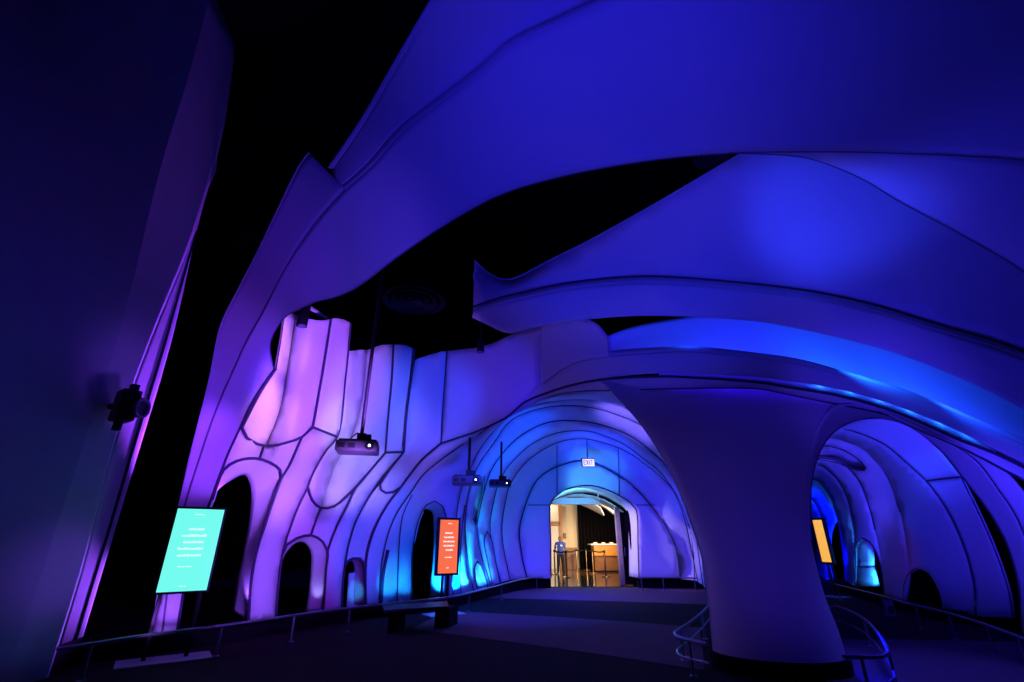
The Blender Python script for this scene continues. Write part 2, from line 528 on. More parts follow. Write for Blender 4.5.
def cell(name, curves, depth, m=None, parent=None, bulge=0.0, wid=14.0, holes=(), thick=0.04, grid=None):
    """a stretched panel: outline traced on the wall, laid on the wall's surface and pulled in between its edges"""
    poly = polyof(curves)
    hp = [polyof(h) for h in holes]
    lo, hi = poly.min(0), poly.max(0)
    g = grid or max(4.0, math.sqrt((hi[0] - lo[0]) * (hi[1] - lo[1])) / 16)
    gx = np.arange(lo[0] + g / 2, hi[0], g)
    gy = np.arange(lo[1] + g / 2, hi[1], g)
    G = np.array([(x, y) for x in gx for y in gy]).reshape(-1, 2)
    if len(G):
        keep = inside(G, poly) & (segdist(G, poly) > g * 0.45)
        for h in hp:
            keep &= ~inside(G, h) & (segdist(G, h) > g * 0.45)
        G = G[keep]
    V, E = [], []
    for q in [poly] + hp:
        k = len(V)
        V += [tuple(p) for p in q]
        E += [(k + i, k + (i + 1) % len(q)) for i in range(len(q))]
    V += [tuple(p) for p in G]
    ov, oe, of, _, _, _ = delaunay_2d_cdt([Vector(p) for p in V], E, [], 0, 1e-4)
    ov = np.array([tuple(p) for p in ov])
    C = np.array([ov[list(f)].mean(0) for f in of])
    keep = inside(C, poly)
    for h in hp:
        keep &= ~inside(C, h)
    of = [f for f, k in zip(of, keep) if k]
    d = segdist(ov, poly)
    for h in hp:
        d = np.minimum(d, segdist(ov, h))
    e = np.clip(d / wid, 0, 1)
    e = e * (2 - e)
    v3 = [at(x, y, depth(x, y) + bulge * k) for (x, y), k in zip(ov, e)]
    used = sorted({i for f in of for i in f})
    idx = {i: k for k, i in enumerate(used)}
    mb = MB().add([v3[i] for i in used], [tuple(idx[i] for i in f) for f in of])
    return mb.build(name, m or M['fabric'], parent, thick=thick, camside=True)


def seam(curve, depth=None, parent=None, r=0.022, m=None, lift=0.03, step=6.0, name='seam'):
    P = []
    for p in smooth(curve, step):
        q = pt3(p, depth)
        P.append(q + (Vector((0, 0, CH)) - q).normalized() * lift)
    return MB().tube(P, r, 8).build(name, m or M['seam'], parent)


def reveal(curve, depth, vec, parent, name='opening_reveal', m=None, n=5, flare=0.0):
    """the return of an opening: its edge pushed back into the wall"""
    P = [pt3(p, depth) for p in smooth(curve, 5)]
    vec = Vector(vec)
    vs, fs = [], []
    for p in P:
        for k in range(n + 1):
            vs.append(p + vec * (k / n))
    for i in range(len(P) - 1):
        for k in range(n):
            fs.append((i * (n + 1) + k, i * (n + 1) + k + 1, (i + 1) * (n + 1) + k + 1, (i + 1) * (n + 1) + k))
    return MB().add(vs, fs).build(name, m or M['fabric'], parent, thick=0.02, camside=True)


def struct(o):
    o['kind'] = 'structure'
    return o


# ------------------------------------------------------------------ the setting: hall shell
def plane_box(name, c, d, m):
    return struct(MB().box(c, d).build(name, m, None, flat=True))


plane_box('floor', (3, 6.4, -0.1), (30, 24, 0.2), M['carpet'])
plane_box('ceiling', (3, 13, 11.1), (30, 44, 0.2), M['void'])
plane_box('wall_left', (-11.9, 13, 5.5), (0.2, 44, 11), M['void'])
plane_box('wall_right', (17.9, 13, 5.5), (0.2, 44, 11), M['void'])
plane_box('wall_back', (3, -5.5, 5.5), (29.6, 0.2, 11), M['void'])
plane_box('wall_far', (3, 34.9, 5.5), (29.6, 0.2, 11), M['void'])

# carpet bands crossing the floor before the door
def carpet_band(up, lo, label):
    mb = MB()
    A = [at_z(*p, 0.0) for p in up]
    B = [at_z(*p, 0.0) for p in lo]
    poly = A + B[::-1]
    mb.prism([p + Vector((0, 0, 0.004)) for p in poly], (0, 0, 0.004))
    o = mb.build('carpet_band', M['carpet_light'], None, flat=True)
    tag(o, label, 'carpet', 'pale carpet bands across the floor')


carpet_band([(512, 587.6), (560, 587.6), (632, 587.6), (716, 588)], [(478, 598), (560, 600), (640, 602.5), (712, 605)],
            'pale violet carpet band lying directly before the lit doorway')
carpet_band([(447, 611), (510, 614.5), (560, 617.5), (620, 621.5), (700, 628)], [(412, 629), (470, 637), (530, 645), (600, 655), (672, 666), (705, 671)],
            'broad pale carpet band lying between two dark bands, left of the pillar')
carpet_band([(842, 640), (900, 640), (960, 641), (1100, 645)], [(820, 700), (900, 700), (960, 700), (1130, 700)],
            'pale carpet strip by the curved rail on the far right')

# ------------------------------------------------------------------ depth of the left wall and of the mouth arch: one upright sheet, curved in plan
TS = [-1.2, -0.8, -0.7, -0.6, -0.5, -0.4, -0.3, -0.22, -0.15, -0.05, 0, 0.1, 0.2, 0.3, 0.5, 0.7, 1.05, 1.5]
TY = [5.30, 6.90, 7.47, 8.13, 8.92, 9.89, 11.05, 11.6, 11.6, 11.0, 10.65, 9.95, 9.35, 8.9, 8.3, 7.95, 7.7, 7.6]
WN = Vector((-0.885, 0.465, 0))
FOLDS = []


def sheet(px, py):
    a, dy, dz = ray(px, py)
    return float(np.interp(a / dy, TS, TY))


def wall(px, py):
    y = sheet(px, py)
    q = np.array([[px, py]], float)
    for pl, amt, wd in FOLDS:
        d = segdist(q, pl, False)[0]
        if d < wd:
            y += amt * (1 - d / wd)
    return y


def sheet_d(off):
    return lambda px, py: sheet(px, py) + off


FOLD1 = [(296, 315), (287, 372), (280, 410), (266, 446)]
FOLD3 = [(367, 350), (362, 400), (352, 435), (337, 462), (329.5, 482), (321, 508)]
FOLDS.append((np.array(FOLD1, float), 0.42, 15.0))
FOLDS.append((np.array(FOLD3, float), 0.45, 15.0))

# ------------------------------------------------------------------ far left: tall dark panel
A_ = empty('fabric_column', (-5.6, 6.4, 0), 'towering dark blue fabric panel filling the far left edge of the hall', 'wall panel')


def column_loft(name, cols, parent, m=None, nv=8):
    """upright fabric face through plan points that change with height; creased at the inner columns"""
    G = [resample(smooth([(z, 0, X, Y) for z, X, Y in c], 0.4), 30) for c in cols]
    vs = []
    for k in range(30):
        for a, b in zip(G[:-1], G[1:]):
            for t in np.linspace(0, 1, nv, endpoint=False):
                r = a[k] * (1 - t) + b[k] * t
                vs.append(Vector((r[2], r[3], r[0])))
        vs.append(Vector((G[-1][k][2], G[-1][k][3], G[-1][k][0])))
    n = nv * (len(G) - 1) + 1
    fs = [(i * n + k, i * n + k + 1, (i + 1) * n + k + 1, (i + 1) * n + k) for i in range(29) for k in range(n - 1)]
    o = MB().add(vs, fs).build(name, m or M['fabric'], parent, thick=0.04, camside=True)
    o.data.set_sharp_from_angle(angle=R(6))
    return o


a_out = [(0.32, -5.70, 7.26), (2.4, -5.70, 7.24), (4.56, -5.70, 7.21), (6.8, -5.72, 7.02), (9.0, -5.72, 6.9), (10.9, -5.70, 6.5)]
a_in = [(0.32, -5.50, 6.67), (1.2, -5.50, 6.65), (2.9, -5.52, 6.52), (4.4, -5.54, 6.6), (6.4, -5.62, 6.86), (9.0, -5.68, 6.84), (10.9, -5.67, 6.42)]
a_line = [(0.0, -5.55, 6.2), (1.2, -5.55, 6.15), (4.4, -5.55, 6.02), (7.0, -5.55, 5.72), (9.0, -5.55, 5.6), (10.9, -5.55, 5.4)]
a_in0 = [(0.0, -5.50, 6.67)] + a_in[1:]
a_back = [(0.0, -6.9, 0.5), (4.4, -6.9, 0.5), (8, -6.9, 0.5), (10.9, -6.9, 0.5)]
column_loft('front_face', [a_in0, a_line, a_back], A_, nv=14)
column_loft('return_strip', [a_out, a_in], A_)
MB().tube([Vector((x + 0.03, y - 0.02, z)) for z, x, y in [(0.32, -5.655, 7.08), (2.4, -5.66, 7.05), (4.4, -5.66, 7.02), (6.6, -5.70, 6.98)]], 0.02).build('seam', M['seam'], A_)
MB().prism([Vector((-5.56, 6.70, 0)), Vector((-5.74, 7.30, 0)), Vector((-6.0, 7.3, 0)), Vector((-6.0, 6.7, 0))], (0, 0, 0.3)).build('plinth', M['black'], A_, flat=True)

# wall lamp clamped to that panel
lp = at(124, 406, 6.25)
L_ = empty('wall_spotlight', lp, 'black spotlight clamped to the tall dark panel on the far left', 'spotlight')
MB().box(lp + Vector((0.02, 0, 0)), (0.30, 0.22, 0.42), R(-35)).build('housing', M['plastic'], L_, flat=True, bevel=0.02)
MB().box(lp + Vector((0.02, 0.05, 0.26)), (0.10, 0.10, 0.12), R(-35)).build('clamp', M['plastic'], L_, flat=True, bevel=0.01)
MB().box(lp + Vector((-0.02, 0.02, -0.26)), (0.12, 0.08, 0.14), R(-35)).build('clamp', M['plastic'], L_, flat=True, bevel=0.01)
lc = lp + Vector((0.2, 0.0, -0.03))
lbr = MB().cyl(lc - Vector((0.08, 0, 0)), lc + Vector((0.05, 0, 0)), 0.13, 20).build('lens_barrel', M['plastic'], L_)
MB().tube([lc + Vector((0.06, 0.12 * math.cos(t), 0.12 * math.sin(t))) for t in np.linspace(0, 2 * math.pi, 24, endpoint=False)], 0.022, 8, True).build('lens_ring', M['glass'], lbr)
MB().cyl(lp + Vector((-0.05, 0, 0)), lp + Vector((-0.35, 0.05, 0)), 0.04, 12).build('bracket', M['plastic'], L_)

# ------------------------------------------------------------------ nearest big arch
C_ = empty('fabric_arch', (-4.8, 7.6, 0.3), 'huge nearest fabric arch rising from a violet leg and crossing the whole top', 'arch')
CO_leg = [(151, 632, 7.6), (165, 560, 7.6), (180, 501, 7.55), (189.5, 460, 7.5), (199, 422, 7.45), (210, 377, 7.35), (221, 325, 7.2)]
CO_up = [(221, 325, 7.2), (239, 288, 7.0), (258, 251, 6.75), (279, 207, 6.5), (301, 163, 6.2), (309, 153, 6.15)]
CO_vault = [(333, 169, 6.1), (367, 119, 5.4), (400, 62, 4.4), (436, 0, 3.5), (480, -75, 2.8), (530, -160, 2.3)]
S1_leg = [(162, 632, 7.65), (172, 560, 7.65), (185, 505, 7.6), (200, 457, 7.6), (217, 408, 7.55), (233.6, 370, 7.4)]
S1_up = [(233.6, 370, 7.4), (246, 343, 7.25), (262, 314, 7.0), (288, 264, 6.65), (318, 220, 6.2), (345, 190, 5.8)]
S1_top = [(345, 190, 5.8), (371, 167, 5.5), (402, 132, 5.0), (442, 101, 4.5), (480, 72, 4.1), (512, 45, 3.8), (560, 22, 3.55), (620, -5, 3.3), (700, -35, 3.05), (800, -60, 2.9), (950, -75, 2.85), (1150, -70, 2.95), (1300, -50, 3.1)]
S1_all = S1_leg + S1_up[1:] + S1_top[1:]
CI_leg = [(177, 632, 7.75), (190, 560, 7.8), (212, 497, 7.9), (221, 472, 7.95), (228.6, 452.5, 8.0), (241, 426, 8.05), (250, 407, 8.05), (262, 387, 8.0), (274, 370, 7.9)]
CI_top = [(274, 370, 7.9), (270, 352, 7.6), (271, 340, 7.45), (277, 328, 7.3), (285, 317, 7.15), (297, 310, 6.95), (315, 302, 6.8), (332, 298, 6.65), (350, 291, 6.5), (400, 255, 6.0), (450, 222, 5.7), (500, 195, 5.4), (560, 177, 5.2), (620, 165, 5.0), (680, 157, 4.9), (740, 152.5, 4.8), (850, 152, 4.75), (940, 155, 4.75), (1024, 160, 4.8), (1150, 175, 5.0), (1300, 200, 5.2)]
loft('leg_panel', CO_leg + CO_up[1:], S1_leg + S1_up[1:], parent=C_, nv=8, bulge=0.05)
loft('fascia', S1_all, CI_leg + CI_top[1:], parent=C_, nv=16, bulge=-0.02)
S1b = [(p[0] - 3.5, p[1] - 4.5, p[2] + 0.10) for p in S1_top]
loft('rolled_edge', S1_top, S1b, parent=C_, nv=3, bulge=-0.1)
loft('vault_panel', CO_vault, [(333, 193, 6.05), (341, 186, 5.9)] + S1b[1:10], parent=C_, nv=12, bulge=-0.05)
loft('edge_trim', [(p[0] - 6, p[1] - 1, p[2] + 0.03) for p in CO_vault], CO_vault, parent=C_, nv=3)
CS = [(735, 153, 4.85), (790, 155.5, 5.0), (815, 160, 5.2), (860, 178, 5.4), (900, 202, 5.6), (960, 234, 5.8), (1024, 272, 6.0), (1150, 370, 6.2), (1250, 470, 6.3)]
CS0 = [(730, 152.5, 4.81), (790, 152, 4.77), (850, 152, 4.75), (900, 153.5, 4.75), (960, 156, 4.76), (1024, 160, 4.8), (1150, 175, 5.0), (1300, 200, 5.2)]
loft('soffit', CS0, CS, parent=C_, nv=12, bulge=0.03)
seam(S1_leg + S1_up[1:], parent=C_, r=0.014, m=M['seam_shade'])
seam(CI_leg, parent=C_, r=0.02)
seam(CI_top[:16], parent=C_, r=0.008, m=M['seam_shade'])
seam(CS, parent=C_, r=0.010, m=M['seam_shade'])
seam(CS0, parent=C_, r=0.008, m=M['seam_shade'])
seam([(p[0], p[1], p[2]) for p in CO_leg + CO_up[1:]], parent=C_, r=0.012, m=M['fabric'], name='edge_piping')

# ------------------------------------------------------------------ second arch
D_ = empty('fabric_arch', (7.0, 6.6, 0.0), 'second blue fabric arch with a pointed left end, hung behind the nearest arch', 'arch')
DU = [(474.6, 260, 9.0), (486, 271, 9.1), (498, 278, 9.2), (511, 279, 9.2), (550, 260, 8.7), (590, 240, 8.2), (665, 198, 7.1), (740, 154, 6.1), (830, 105, 5.4), (940, 70, 5.1), (1060, 90, 5.3), (1200, 170, 5.7)]
DS = [(473, 313, 8.9), (486, 308.5, 8.85), (500, 304, 8.8), (518.6, 299.5, 8.7), (562.5, 290, 8.5), (621, 283.5, 8.2), (665, 283, 7.9), (760, 291, 7.5), (818.7, 299, 7.2), (877, 312, 7.0), (936, 330, 6.8), (995, 347.5, 6.7), (1024, 358, 6.65), (1150, 420, 6.5)]
DL = [(472, 317.6, 9.0), (490, 326, 9.05), (508, 334, 9.1), (525, 330, 9.0), (542, 326, 8.9), (586, 319.7, 8.7), (636, 316, 8.4), (686, 316.8, 8.1), (760, 322, 7.8), (818.7, 333, 7.5), (886, 350, 7.2), (936, 368, 7.05), (983, 388.5, 6.95), (1024, 409, 6.9), (1150, 480, 6.8)]
DS2 = [(p[0], p[1] - 6.5, p[2] + 0.14) for p in DS]
dD = tps([p for p in DU] + DS2)
cell('vault_panel', [DU, [DU[-1], DS2[-1]], DS2[::-1], [DS2[0], DU[0]]], dD, parent=D_, bulge=0.0, grid=16)
loft('rolled_edge', DS, DS2, parent=D_, nv=3, bulge=-0.1)
loft('lip', DS, DL, parent=D_, nv=8, bulge=-0.05)
seam(DS2, parent=D_, r=0.016)
seam(DU, parent=D_, r=0.012, m=M['fabric'], name='edge_piping')

# ------------------------------------------------------------------ tunnel-mouth arch (third arch)
E_ = empty('fabric_arch', (3.5, 8.2, 0.0), 'third fabric arch forming the tunnel mouths, its lip resting on the central pillar', 'arch')
EU = [(523, 401.5), (541, 384), (560, 370), (577, 361), (609, 356), (659, 352), (690, 351), (760, 358), (798, 363.6), (848, 377), (892, 390), (936, 406), (980, 425), (1024, 444), (1150, 510)]
ES = [(524, 402), (557, 388), (592, 379.6), (659, 373), (700, 374), (760, 377), (790, 381), (840, 389), (890, 403), (920, 414), (960, 431), (996, 450), (1060, 482), (1150, 530)]
EB = [(441, 443.4), (480, 430), (510, 415), (523, 403), (557, 389.5), (592, 381), (659, 376.5), (700, 378), (760, 382.5), (790, 387.5), (840, 396), (890, 410), (919.6, 422), (960, 440), (996, 454), (1060, 486), (1150, 534)]
EI = [(481, 433), (498, 421), (523, 406), (562, 393), (612, 390.5), (665, 389), (724, 388), (760, 389), (790, 395), (835, 404), (890, 416), (934, 435.5), (978, 456.5), (1001, 469), (1060, 500), (1150, 550)]
OUT_LEG = [(441, 443.4), (422, 459.6), (410, 474.6), (401, 487), (388, 504), (375, 528), (367, 554.6), (365.5, 583), (366, 604)]
IN_LEG = [(481, 433), (462, 445), (441, 460), (423, 475), (412, 491), (397, 513), (388, 535), (382.5, 559), (380, 583), (379.6, 604)]
d0 = sheet_d(0.0)
d15 = lambda x, y: sheet(x, y) + 0.15
loft('fascia', EU, ES, parent=E_, nv=8, bulge=-0.05, depth=d0)
loft('light_slot', [(p[0], p[1] - 5, 0.16) for p in ES[3:12]], [(p[0], p[1], 0.03) for p in EB[6:15]], parent=E_, nv=4, depth=d0)
loft('lip', [p for p in EB], [(p[0], p[1], 0.12) for p in EI], parent=E_, nv=6, bulge=-0.05, depth=d0)
loft('leg_band', OUT_LEG, [(p[0], p[1], 0.15) for p in IN_LEG], parent=E_, nv=6, bulge=-0.05, depth=d0)
EPU = [(604, 337, 9.95), (636, 326, 10.1), (690, 316, 10.0), (760, 305, 9.8), (850, 300, 9.55), (940, 320, 9.35), (1040, 360, 9.15), (1150, 430, 9.0)]
EPL = [(609, 356, 0)] + [(p[0], p[1], 0) for p in EU[5:]]
EPL = [(p[0] - 2, p[1] + 9, sheet(p[0], p[1]) + 0.75) for p in EPL]
loft('vault_panel', EPU, EPL, parent=E_, nv=10, bulge=0.08)
seam(EB, d0, E_, r=0.024)
loft('rolled_edge', EU, [(p[0], p[1] - 5, 0.10) for p in EU], parent=E_, nv=3, bulge=-0.1, depth=d0)
seam(OUT_LEG, d0, E_, r=0.026)
seam(IN_LEG, d15, E_, r=0.016)
seam(EI, sheet_d(0.1), E_, r=0.012)
# front wing panels left of the crown
W7 = [(447, 351), (464, 349), (480, 347), (500, 340), (513, 334), (540.6, 326)]
cell('wing_panel', [W7, [(540.6, 326), (540.5, 384)], [(540.5, 384), (523, 403), (510, 415), (480, 430), (441, 443.4)], [(441, 443.4), (443, 405), (447, 351)]], d0, parent=E_, bulge=0.06, wid=40)
cell('wing_panel', [[(541, 323), (586, 319), (598, 325), (608, 337)], [(608, 337), (609, 356)], [(609, 356), (577, 361), (560, 370), (541, 384)], [(541, 384), (541, 323)]], sheet_d(-0.12), parent=E_, bulge=0.06, wid=20)
loft('wing_edge', [(540.8, 323, 0.02), (540.8, 384, 0.02)], [(542, 323, -0.12), (542, 384, -0.12)], parent=E_, nv=2, depth=d0)
loft('wing_edge', [(608, 336, -0.12), (609, 356, -0.12)], [(611, 335, 0.8), (611.5, 358, 0.8)], parent=E_, nv=2, depth=d0)

# right leg of the mouth arch
RI = [(812, 540, 7.6), (811, 510, 7.75), (812, 480, 7.9), (818, 457, 8.05), (827, 440, 8.2), (838, 429, 8.3), (855, 421, 8.5), (872, 417.5, 8.7), (895, 421, 8.8), (915, 430, 8.85), (940, 450, 8.9), (960, 475, 8.9), (980, 500, 8.95), (994, 520, 8.95), (1008.6, 549, 9.0), (1018, 584, 9.0), (1021, 622, 9.0), (1022, 632, 9.0)]
RO = [(808, 540, 7.25), (806, 510, 7.4), (807, 480, 7.55), (812, 450, 7.75), (824, 421, 7.9), (836, 406, 7.95), (850, 404, 7.95), (870, 408, 8.0), (889, 416, 8.0), (924, 432.5, 8.05), (958.7, 448, 8.1), (978.6, 463, 8.1), (998.6, 490, 8.2), (1013.5, 512, 8.25), (1024, 535, 8.3), (1036, 570, 8.3), (1044, 610, 8.3), (1046, 650, 8.3)]
RE = [(889, 415.5, 7.85), (934, 435.2, 7.85), (978, 456.5, 7.85), (1001, 469, 7.85), (1030, 502, 7.85), (1056, 560, 7.9), (1068, 610, 7.9), (1074, 660, 7.9)]
loft('leg_reveal', RI, RO, parent=E_, nv=8, bulge=0.04)
loft('leg_panel', RO[8:], RE, parent=E_, nv=6, bulge=-0.03)
seam(RO[7:], parent=E_, r=0.010)
seam(RI, parent=E_, r=0.008)

# central pillar
P_ = empty('fabric_pillar', (2.9, 7.1, 0), 'dark blue waisted fabric pillar standing on a black plinth between the two tunnel mouths', 'pillar')
PL = [(600, 381, 9.3), (612, 392, 9.15), (640, 423, 8.75), (667, 465, 8.35), (682, 497, 8.0), (692, 525, 7.75), (699, 545, 7.55), (704, 565, 7.4), (709, 598, 7.25), (712, 630, 7.15), (714, 651, 7.1)]
PR = [(846, 394, 8.2), (835, 404, 8.1), (825, 422, 8.0), (813, 450, 7.8), (808.5, 480, 7.6), (807, 510, 7.45), (809.5, 540, 7.3), (816, 570, 7.2), (824, 598, 7.1), (836, 630, 7.0), (843, 656, 6.95)]
PKF = [0.0, 0.02, 0.10, 0.18, 0.24, 0.28, 0.32, 0.36, 0.42, 0.46, 0.50]
A = resample(smooth([(*p, k) for p, k in zip(PL, PKF)], 6), 44)
B = resample(smooth(PR, 6), 44)
vs, fs = [], []
NP = 40
for i in range(44):
    l, r = at(*A[i][:3]), at(*B[i][:3])
    c, u = (l + r) / 2, (r - l) / 2
    nrm = Vector((u.y, -u.x, 0)).normalized()
    for k in range(NP):
        t = 2 * math.pi * k / NP
        cs, sn = math.cos(t), math.sin(t)
        fr = sn * A[i][3] if sn > 0 else sn * 0.45
        vs.append(c + u * (abs(cs) ** 0.9 * (1 if cs > 0 else -1)) + nrm * fr)
for i in range(43):
    for k in range(NP):
        fs.append((i * NP + k, i * NP + (k + 1) % NP, (i + 1) * NP + (k + 1) % NP, (i + 1) * NP + k))
fs.append(tuple(range(NP)))
fs.append(tuple(43 * NP + k for k in range(NP)))
MB().add(vs, fs).build('shaft', M['fabric'], P_)
bot = vs[43 * NP:]
zb = min(p.z for p in bot)
cb = sum(bot, Vector()) / NP
ring = [cb + (p - cb) * 1.06 for p in bot]
MB().prism([Vector((p.x, p.y, 0)) for p in ring], (0, 0, zb + 0.01)).build('plinth', M['black'], P_, flat=True)
seam([(p[0], p[1], p[2]) for p in PR[1:]], parent=P_, r=0.02, m=M['fabric'], name='edge_piping', lift=0.0)
seam([(p[0], p[1], p[2]) for p in PL[1:]], parent=P_, r=0.016, m=M['fabric'], name='edge_piping', lift=0.0)

# ------------------------------------------------------------------ left relief wall
Wl = empty('relief_wall', (-4.2, 9.0, 0), 'violet to blue fabric relief wall of tall pleats, ribs and arched openings on the left', 'wall')
d = wall
P1B = [(242, 428), (247, 438), (257, 444), (271, 446), (287, 442.5), (302, 437), (313, 427)]
P2R = [(351, 323), (346, 375), (337.5, 437)]
P1R = [(331, 319), (326, 352), (319.6, 390), (313, 427)]
P3B = [(308, 487), (312, 500), (321, 508), (334.5, 506), (344.5, 498), (355, 488), (369, 472), (386, 452)]
P3L = [(337.5, 437), (327, 449.5), (318, 464), (311, 478), (308, 487)]
P4R = [(393.6, 344.5), (391.8, 380), (388, 420), (385.5, 452.5)]
P5R = [(414.8, 349), (412, 375), (407, 412), (404, 452)]
P6L = [(404, 452), (390, 469.6), (380, 484.5)]
P6B = [(380, 484.5), (381, 490), (386, 493), (393.6, 492), (401, 487)]
P6R = [(447, 351), (443, 405), (441, 443.4)]
cell('pleat_panel', [[(284.7, 313.7), (281, 340), (276, 369)], [(276, 369), (262, 390), (248, 411), (242, 428)], P1B[:4][:3] + [(266, 445.8)], FOLD1[::-1], [(296, 315), (290, 312.5), (284.7, 313.7)]], d, parent=Wl, bulge=0.03)
cell('pleat_panel', [FOLD1, [(266, 445.8), (271, 446), (287, 442.5), (302, 437), (313, 427)], P1R[::-1], [(331, 319), (322, 320.5), (310, 319), (296, 315)]], d, parent=Wl, bulge=0.10, wid=24)
cell('pleat_panel', [P1R, [(313, 427), (337.5, 437)], P2R[::-1], [(351, 323), (344, 319.5), (336, 318), (331, 319)]], d, parent=Wl, bulge=0.05)
cell('pleat_panel', [[(350, 351), (346, 375), (337.5, 437)], P3L, P3B[:3], FOLD3[::-1], [(367, 350), (350, 351)]], d, parent=Wl, bulge=0.03)
cell('pleat_panel', [FOLD3, P3B[2:], P4R[::-1], [(393.6, 344.5), (382, 345), (367, 350)]], d, parent=Wl, bulge=0.05)
cell('pleat_panel', [P4R, [(385.5, 452.5), (404, 452)], P5R[::-1], [(414.8, 349), (405, 345), (393.6, 344.5)]], lambda x, y: wall(x, y) + 0.10, parent=Wl, bulge=0.06)
cell('pleat_panel', [[(415, 360), (412, 380), (407, 412), (404, 452)], P6L, P6B, [(401, 487), (410, 474.6), (422, 459.6), (441, 443.4)], P6R[::-1], [(447, 351), (430, 354.5), (415, 360)]], d, parent=Wl, bulge=0.06, wid=26)
# spandrels, ribs and openings below the pleats
O1 = [(212, 500), (217, 485), (223.6, 470), (237, 461), (255, 458.5), (270, 462.5), (280, 470), (281.7, 478)]
O1R = [(281.7, 478), (276, 492), (265, 525), (257, 550), (251, 582), (248.5, 621)]
R5L = [(302, 437), (295, 453), (289.7, 465), (281.7, 478)]
R5R = [(337.5, 437), (327, 449.5), (318, 464), (308, 487)]
R5R2 = [(308, 487), (297, 510), (287, 537)]
R5R3 = [(287, 537), (282, 557), (278.5, 585), (275.5, 620)]
cell('spandrel_panel', [[(242, 428), (233, 443), (228.6, 452.5), (223.6, 470)], O1[2:5], [(255, 458.5), (259.5, 458.8)], [(259.5, 458.8), (264, 446)], [(264, 446), (257, 444), (247, 438), (242, 428)]], d, parent=Wl, bulge=0.03)
cell('spandrel_panel', [[(264, 446), (259.5, 458.8)], [(259.5, 458.8), (270, 462.5), (280, 470), (281.7, 478)], R5L[::-1], [(302, 437), (287, 442.5), (271, 446), (264, 446)]], d, parent=Wl, bulge=0.03)
cell('rib_panel', [[(313, 427), (302, 437)], R5L, O1R, [(248.5, 621), (275.5, 620)], R5R3[::-1], R5R2[::-1], R5R[::-1], [(337.5, 437), (313, 427)]], d, parent=Wl, bulge=-0.08, wid=14)
R6L = [(386, 452), (369, 472), (355, 488.6), (347, 506), (337, 526), (331, 541), (327.6, 551)]
O2 = [(287, 537), (290, 541), (297, 538.5), (312, 535.5), (323, 542), (327.6, 551)]
O2 = [(283, 553), (287, 545), (297, 538.5), (312, 535.5), (323, 542), (327.6, 551)]
O2R = [(327.6, 551), (326, 570), (324, 599), (323, 613.5)]
S2 = [(321, 508), (316, 520), (311, 535.5)]
cell('spandrel_panel', [[(308, 487), (297, 510), (287, 537), (283, 553)], O2[:3] + [(311, 535.5)], S2[::-1], [(321, 508), (312, 500), (308, 487)]], d, parent=Wl, bulge=0.03)
cell('spandrel_panel', [S2, [(311, 535.5), (323, 542), (327.6, 551)], R6L[::-1][:5], [(355, 488.6), (344.5, 498), (334.5, 506), (321, 508)]], d, parent=Wl, bulge=0.03)
R6R = [(404, 452), (397, 460), (380, 480), (366, 502), (355, 524), (348, 548), (345, 565.6)]
R6R2 = [(345, 565.6), (343, 583), (342, 610)]
cell('rib_panel', [R6L, O2R, [(323, 613.5), (342, 610)], R6R2[::-1], R6R[::-1], [(404, 452), (386, 452)]], d, parent=Wl, bulge=-0.06)
O3 = [(345, 565.6), (348, 561), (353, 558.5), (360, 558.5), (364, 563), (365.3, 570)]
O3R = [(365.3, 570), (365.5, 583), (365.8, 604)]
cell('spandrel_panel', [[(380, 484.5), (366, 502), (355, 524), (348, 548), (345, 565.6)], O3, [(365.3, 570), (367, 554.6), (375, 528), (388, 504), (401, 487)], P6B[::-1]], d, parent=Wl, bulge=0.03)
# returns of the three openings, pushed back into the wall
loft('opening_reveal', [(p[0], p[1], 0) for p in O1 + O1R[1:]], [(p[0], p[1], 0.45) for p in [(206, 515), (211, 502), (217, 491), (230, 481), (245, 475), (249.5, 482), (251.5, 492), (250, 515), (245, 545), (238.6, 574.6), (232, 611)]], parent=Wl, nv=5, depth=d, step=4)
loft('opening_reveal', [(p[0], p[1], 0) for p in O2 + O2R[1:]], [(p[0], p[1], 0.40) for p in [(282, 562), (285, 554.5), (292, 546), (299.6, 541.7), (307, 545), (311, 553), (311, 567), (309, 590), (306, 611)]], parent=Wl, nv=5, depth=d, step=4)
reveal(O3 + O3R[1:], d, WN * 0.35, Wl)
# back panel of the small niche, leaning in its frame
q = [(349, 577), (349, 571), (365.5, 570), (365.3, 609), (346, 609)]
nb = lambda x, y: wall(x, y) + 0.30
cell('niche_panel', [[(350, 573), (363, 572)], [(363, 572), (363, 608)], [(363, 608), (347, 608)], [(347, 608), (350, 573)]], nb, parent=Wl, bulge=0.02)
for c_, r_ in ((P1B, .026), ([(242, 428), (262, 390), (276, 369)], .022), (P1R, .026), (P2R + P3L[1:], .02), ([(313, 427), (337.5, 437)], .026), (P3B, .026), (P4R, .026),
               (P5R, .026), ([(385.5, 452.5), (404, 452)], .026), (P6L, .022), (P6B, .026), (P6R, .016), ([(404, 452)] + R6R[1:], .02), (O1, .026), (R5L + O1R[1:], .024),
               ([(264, 446), (259.5, 458.8)], .022), (R5R2, .02), (R5R3, .02), (O2 + O2R[1:], .024), (R6L, .024), (S2, .022), (O3 + O3R[1:], .024), (R6R2, .02),
               (FOLD1, .005), ([(276, 369), (281, 340), (284.7, 313.7)], .01)):
    seam(c_, d, Wl, r=r_)
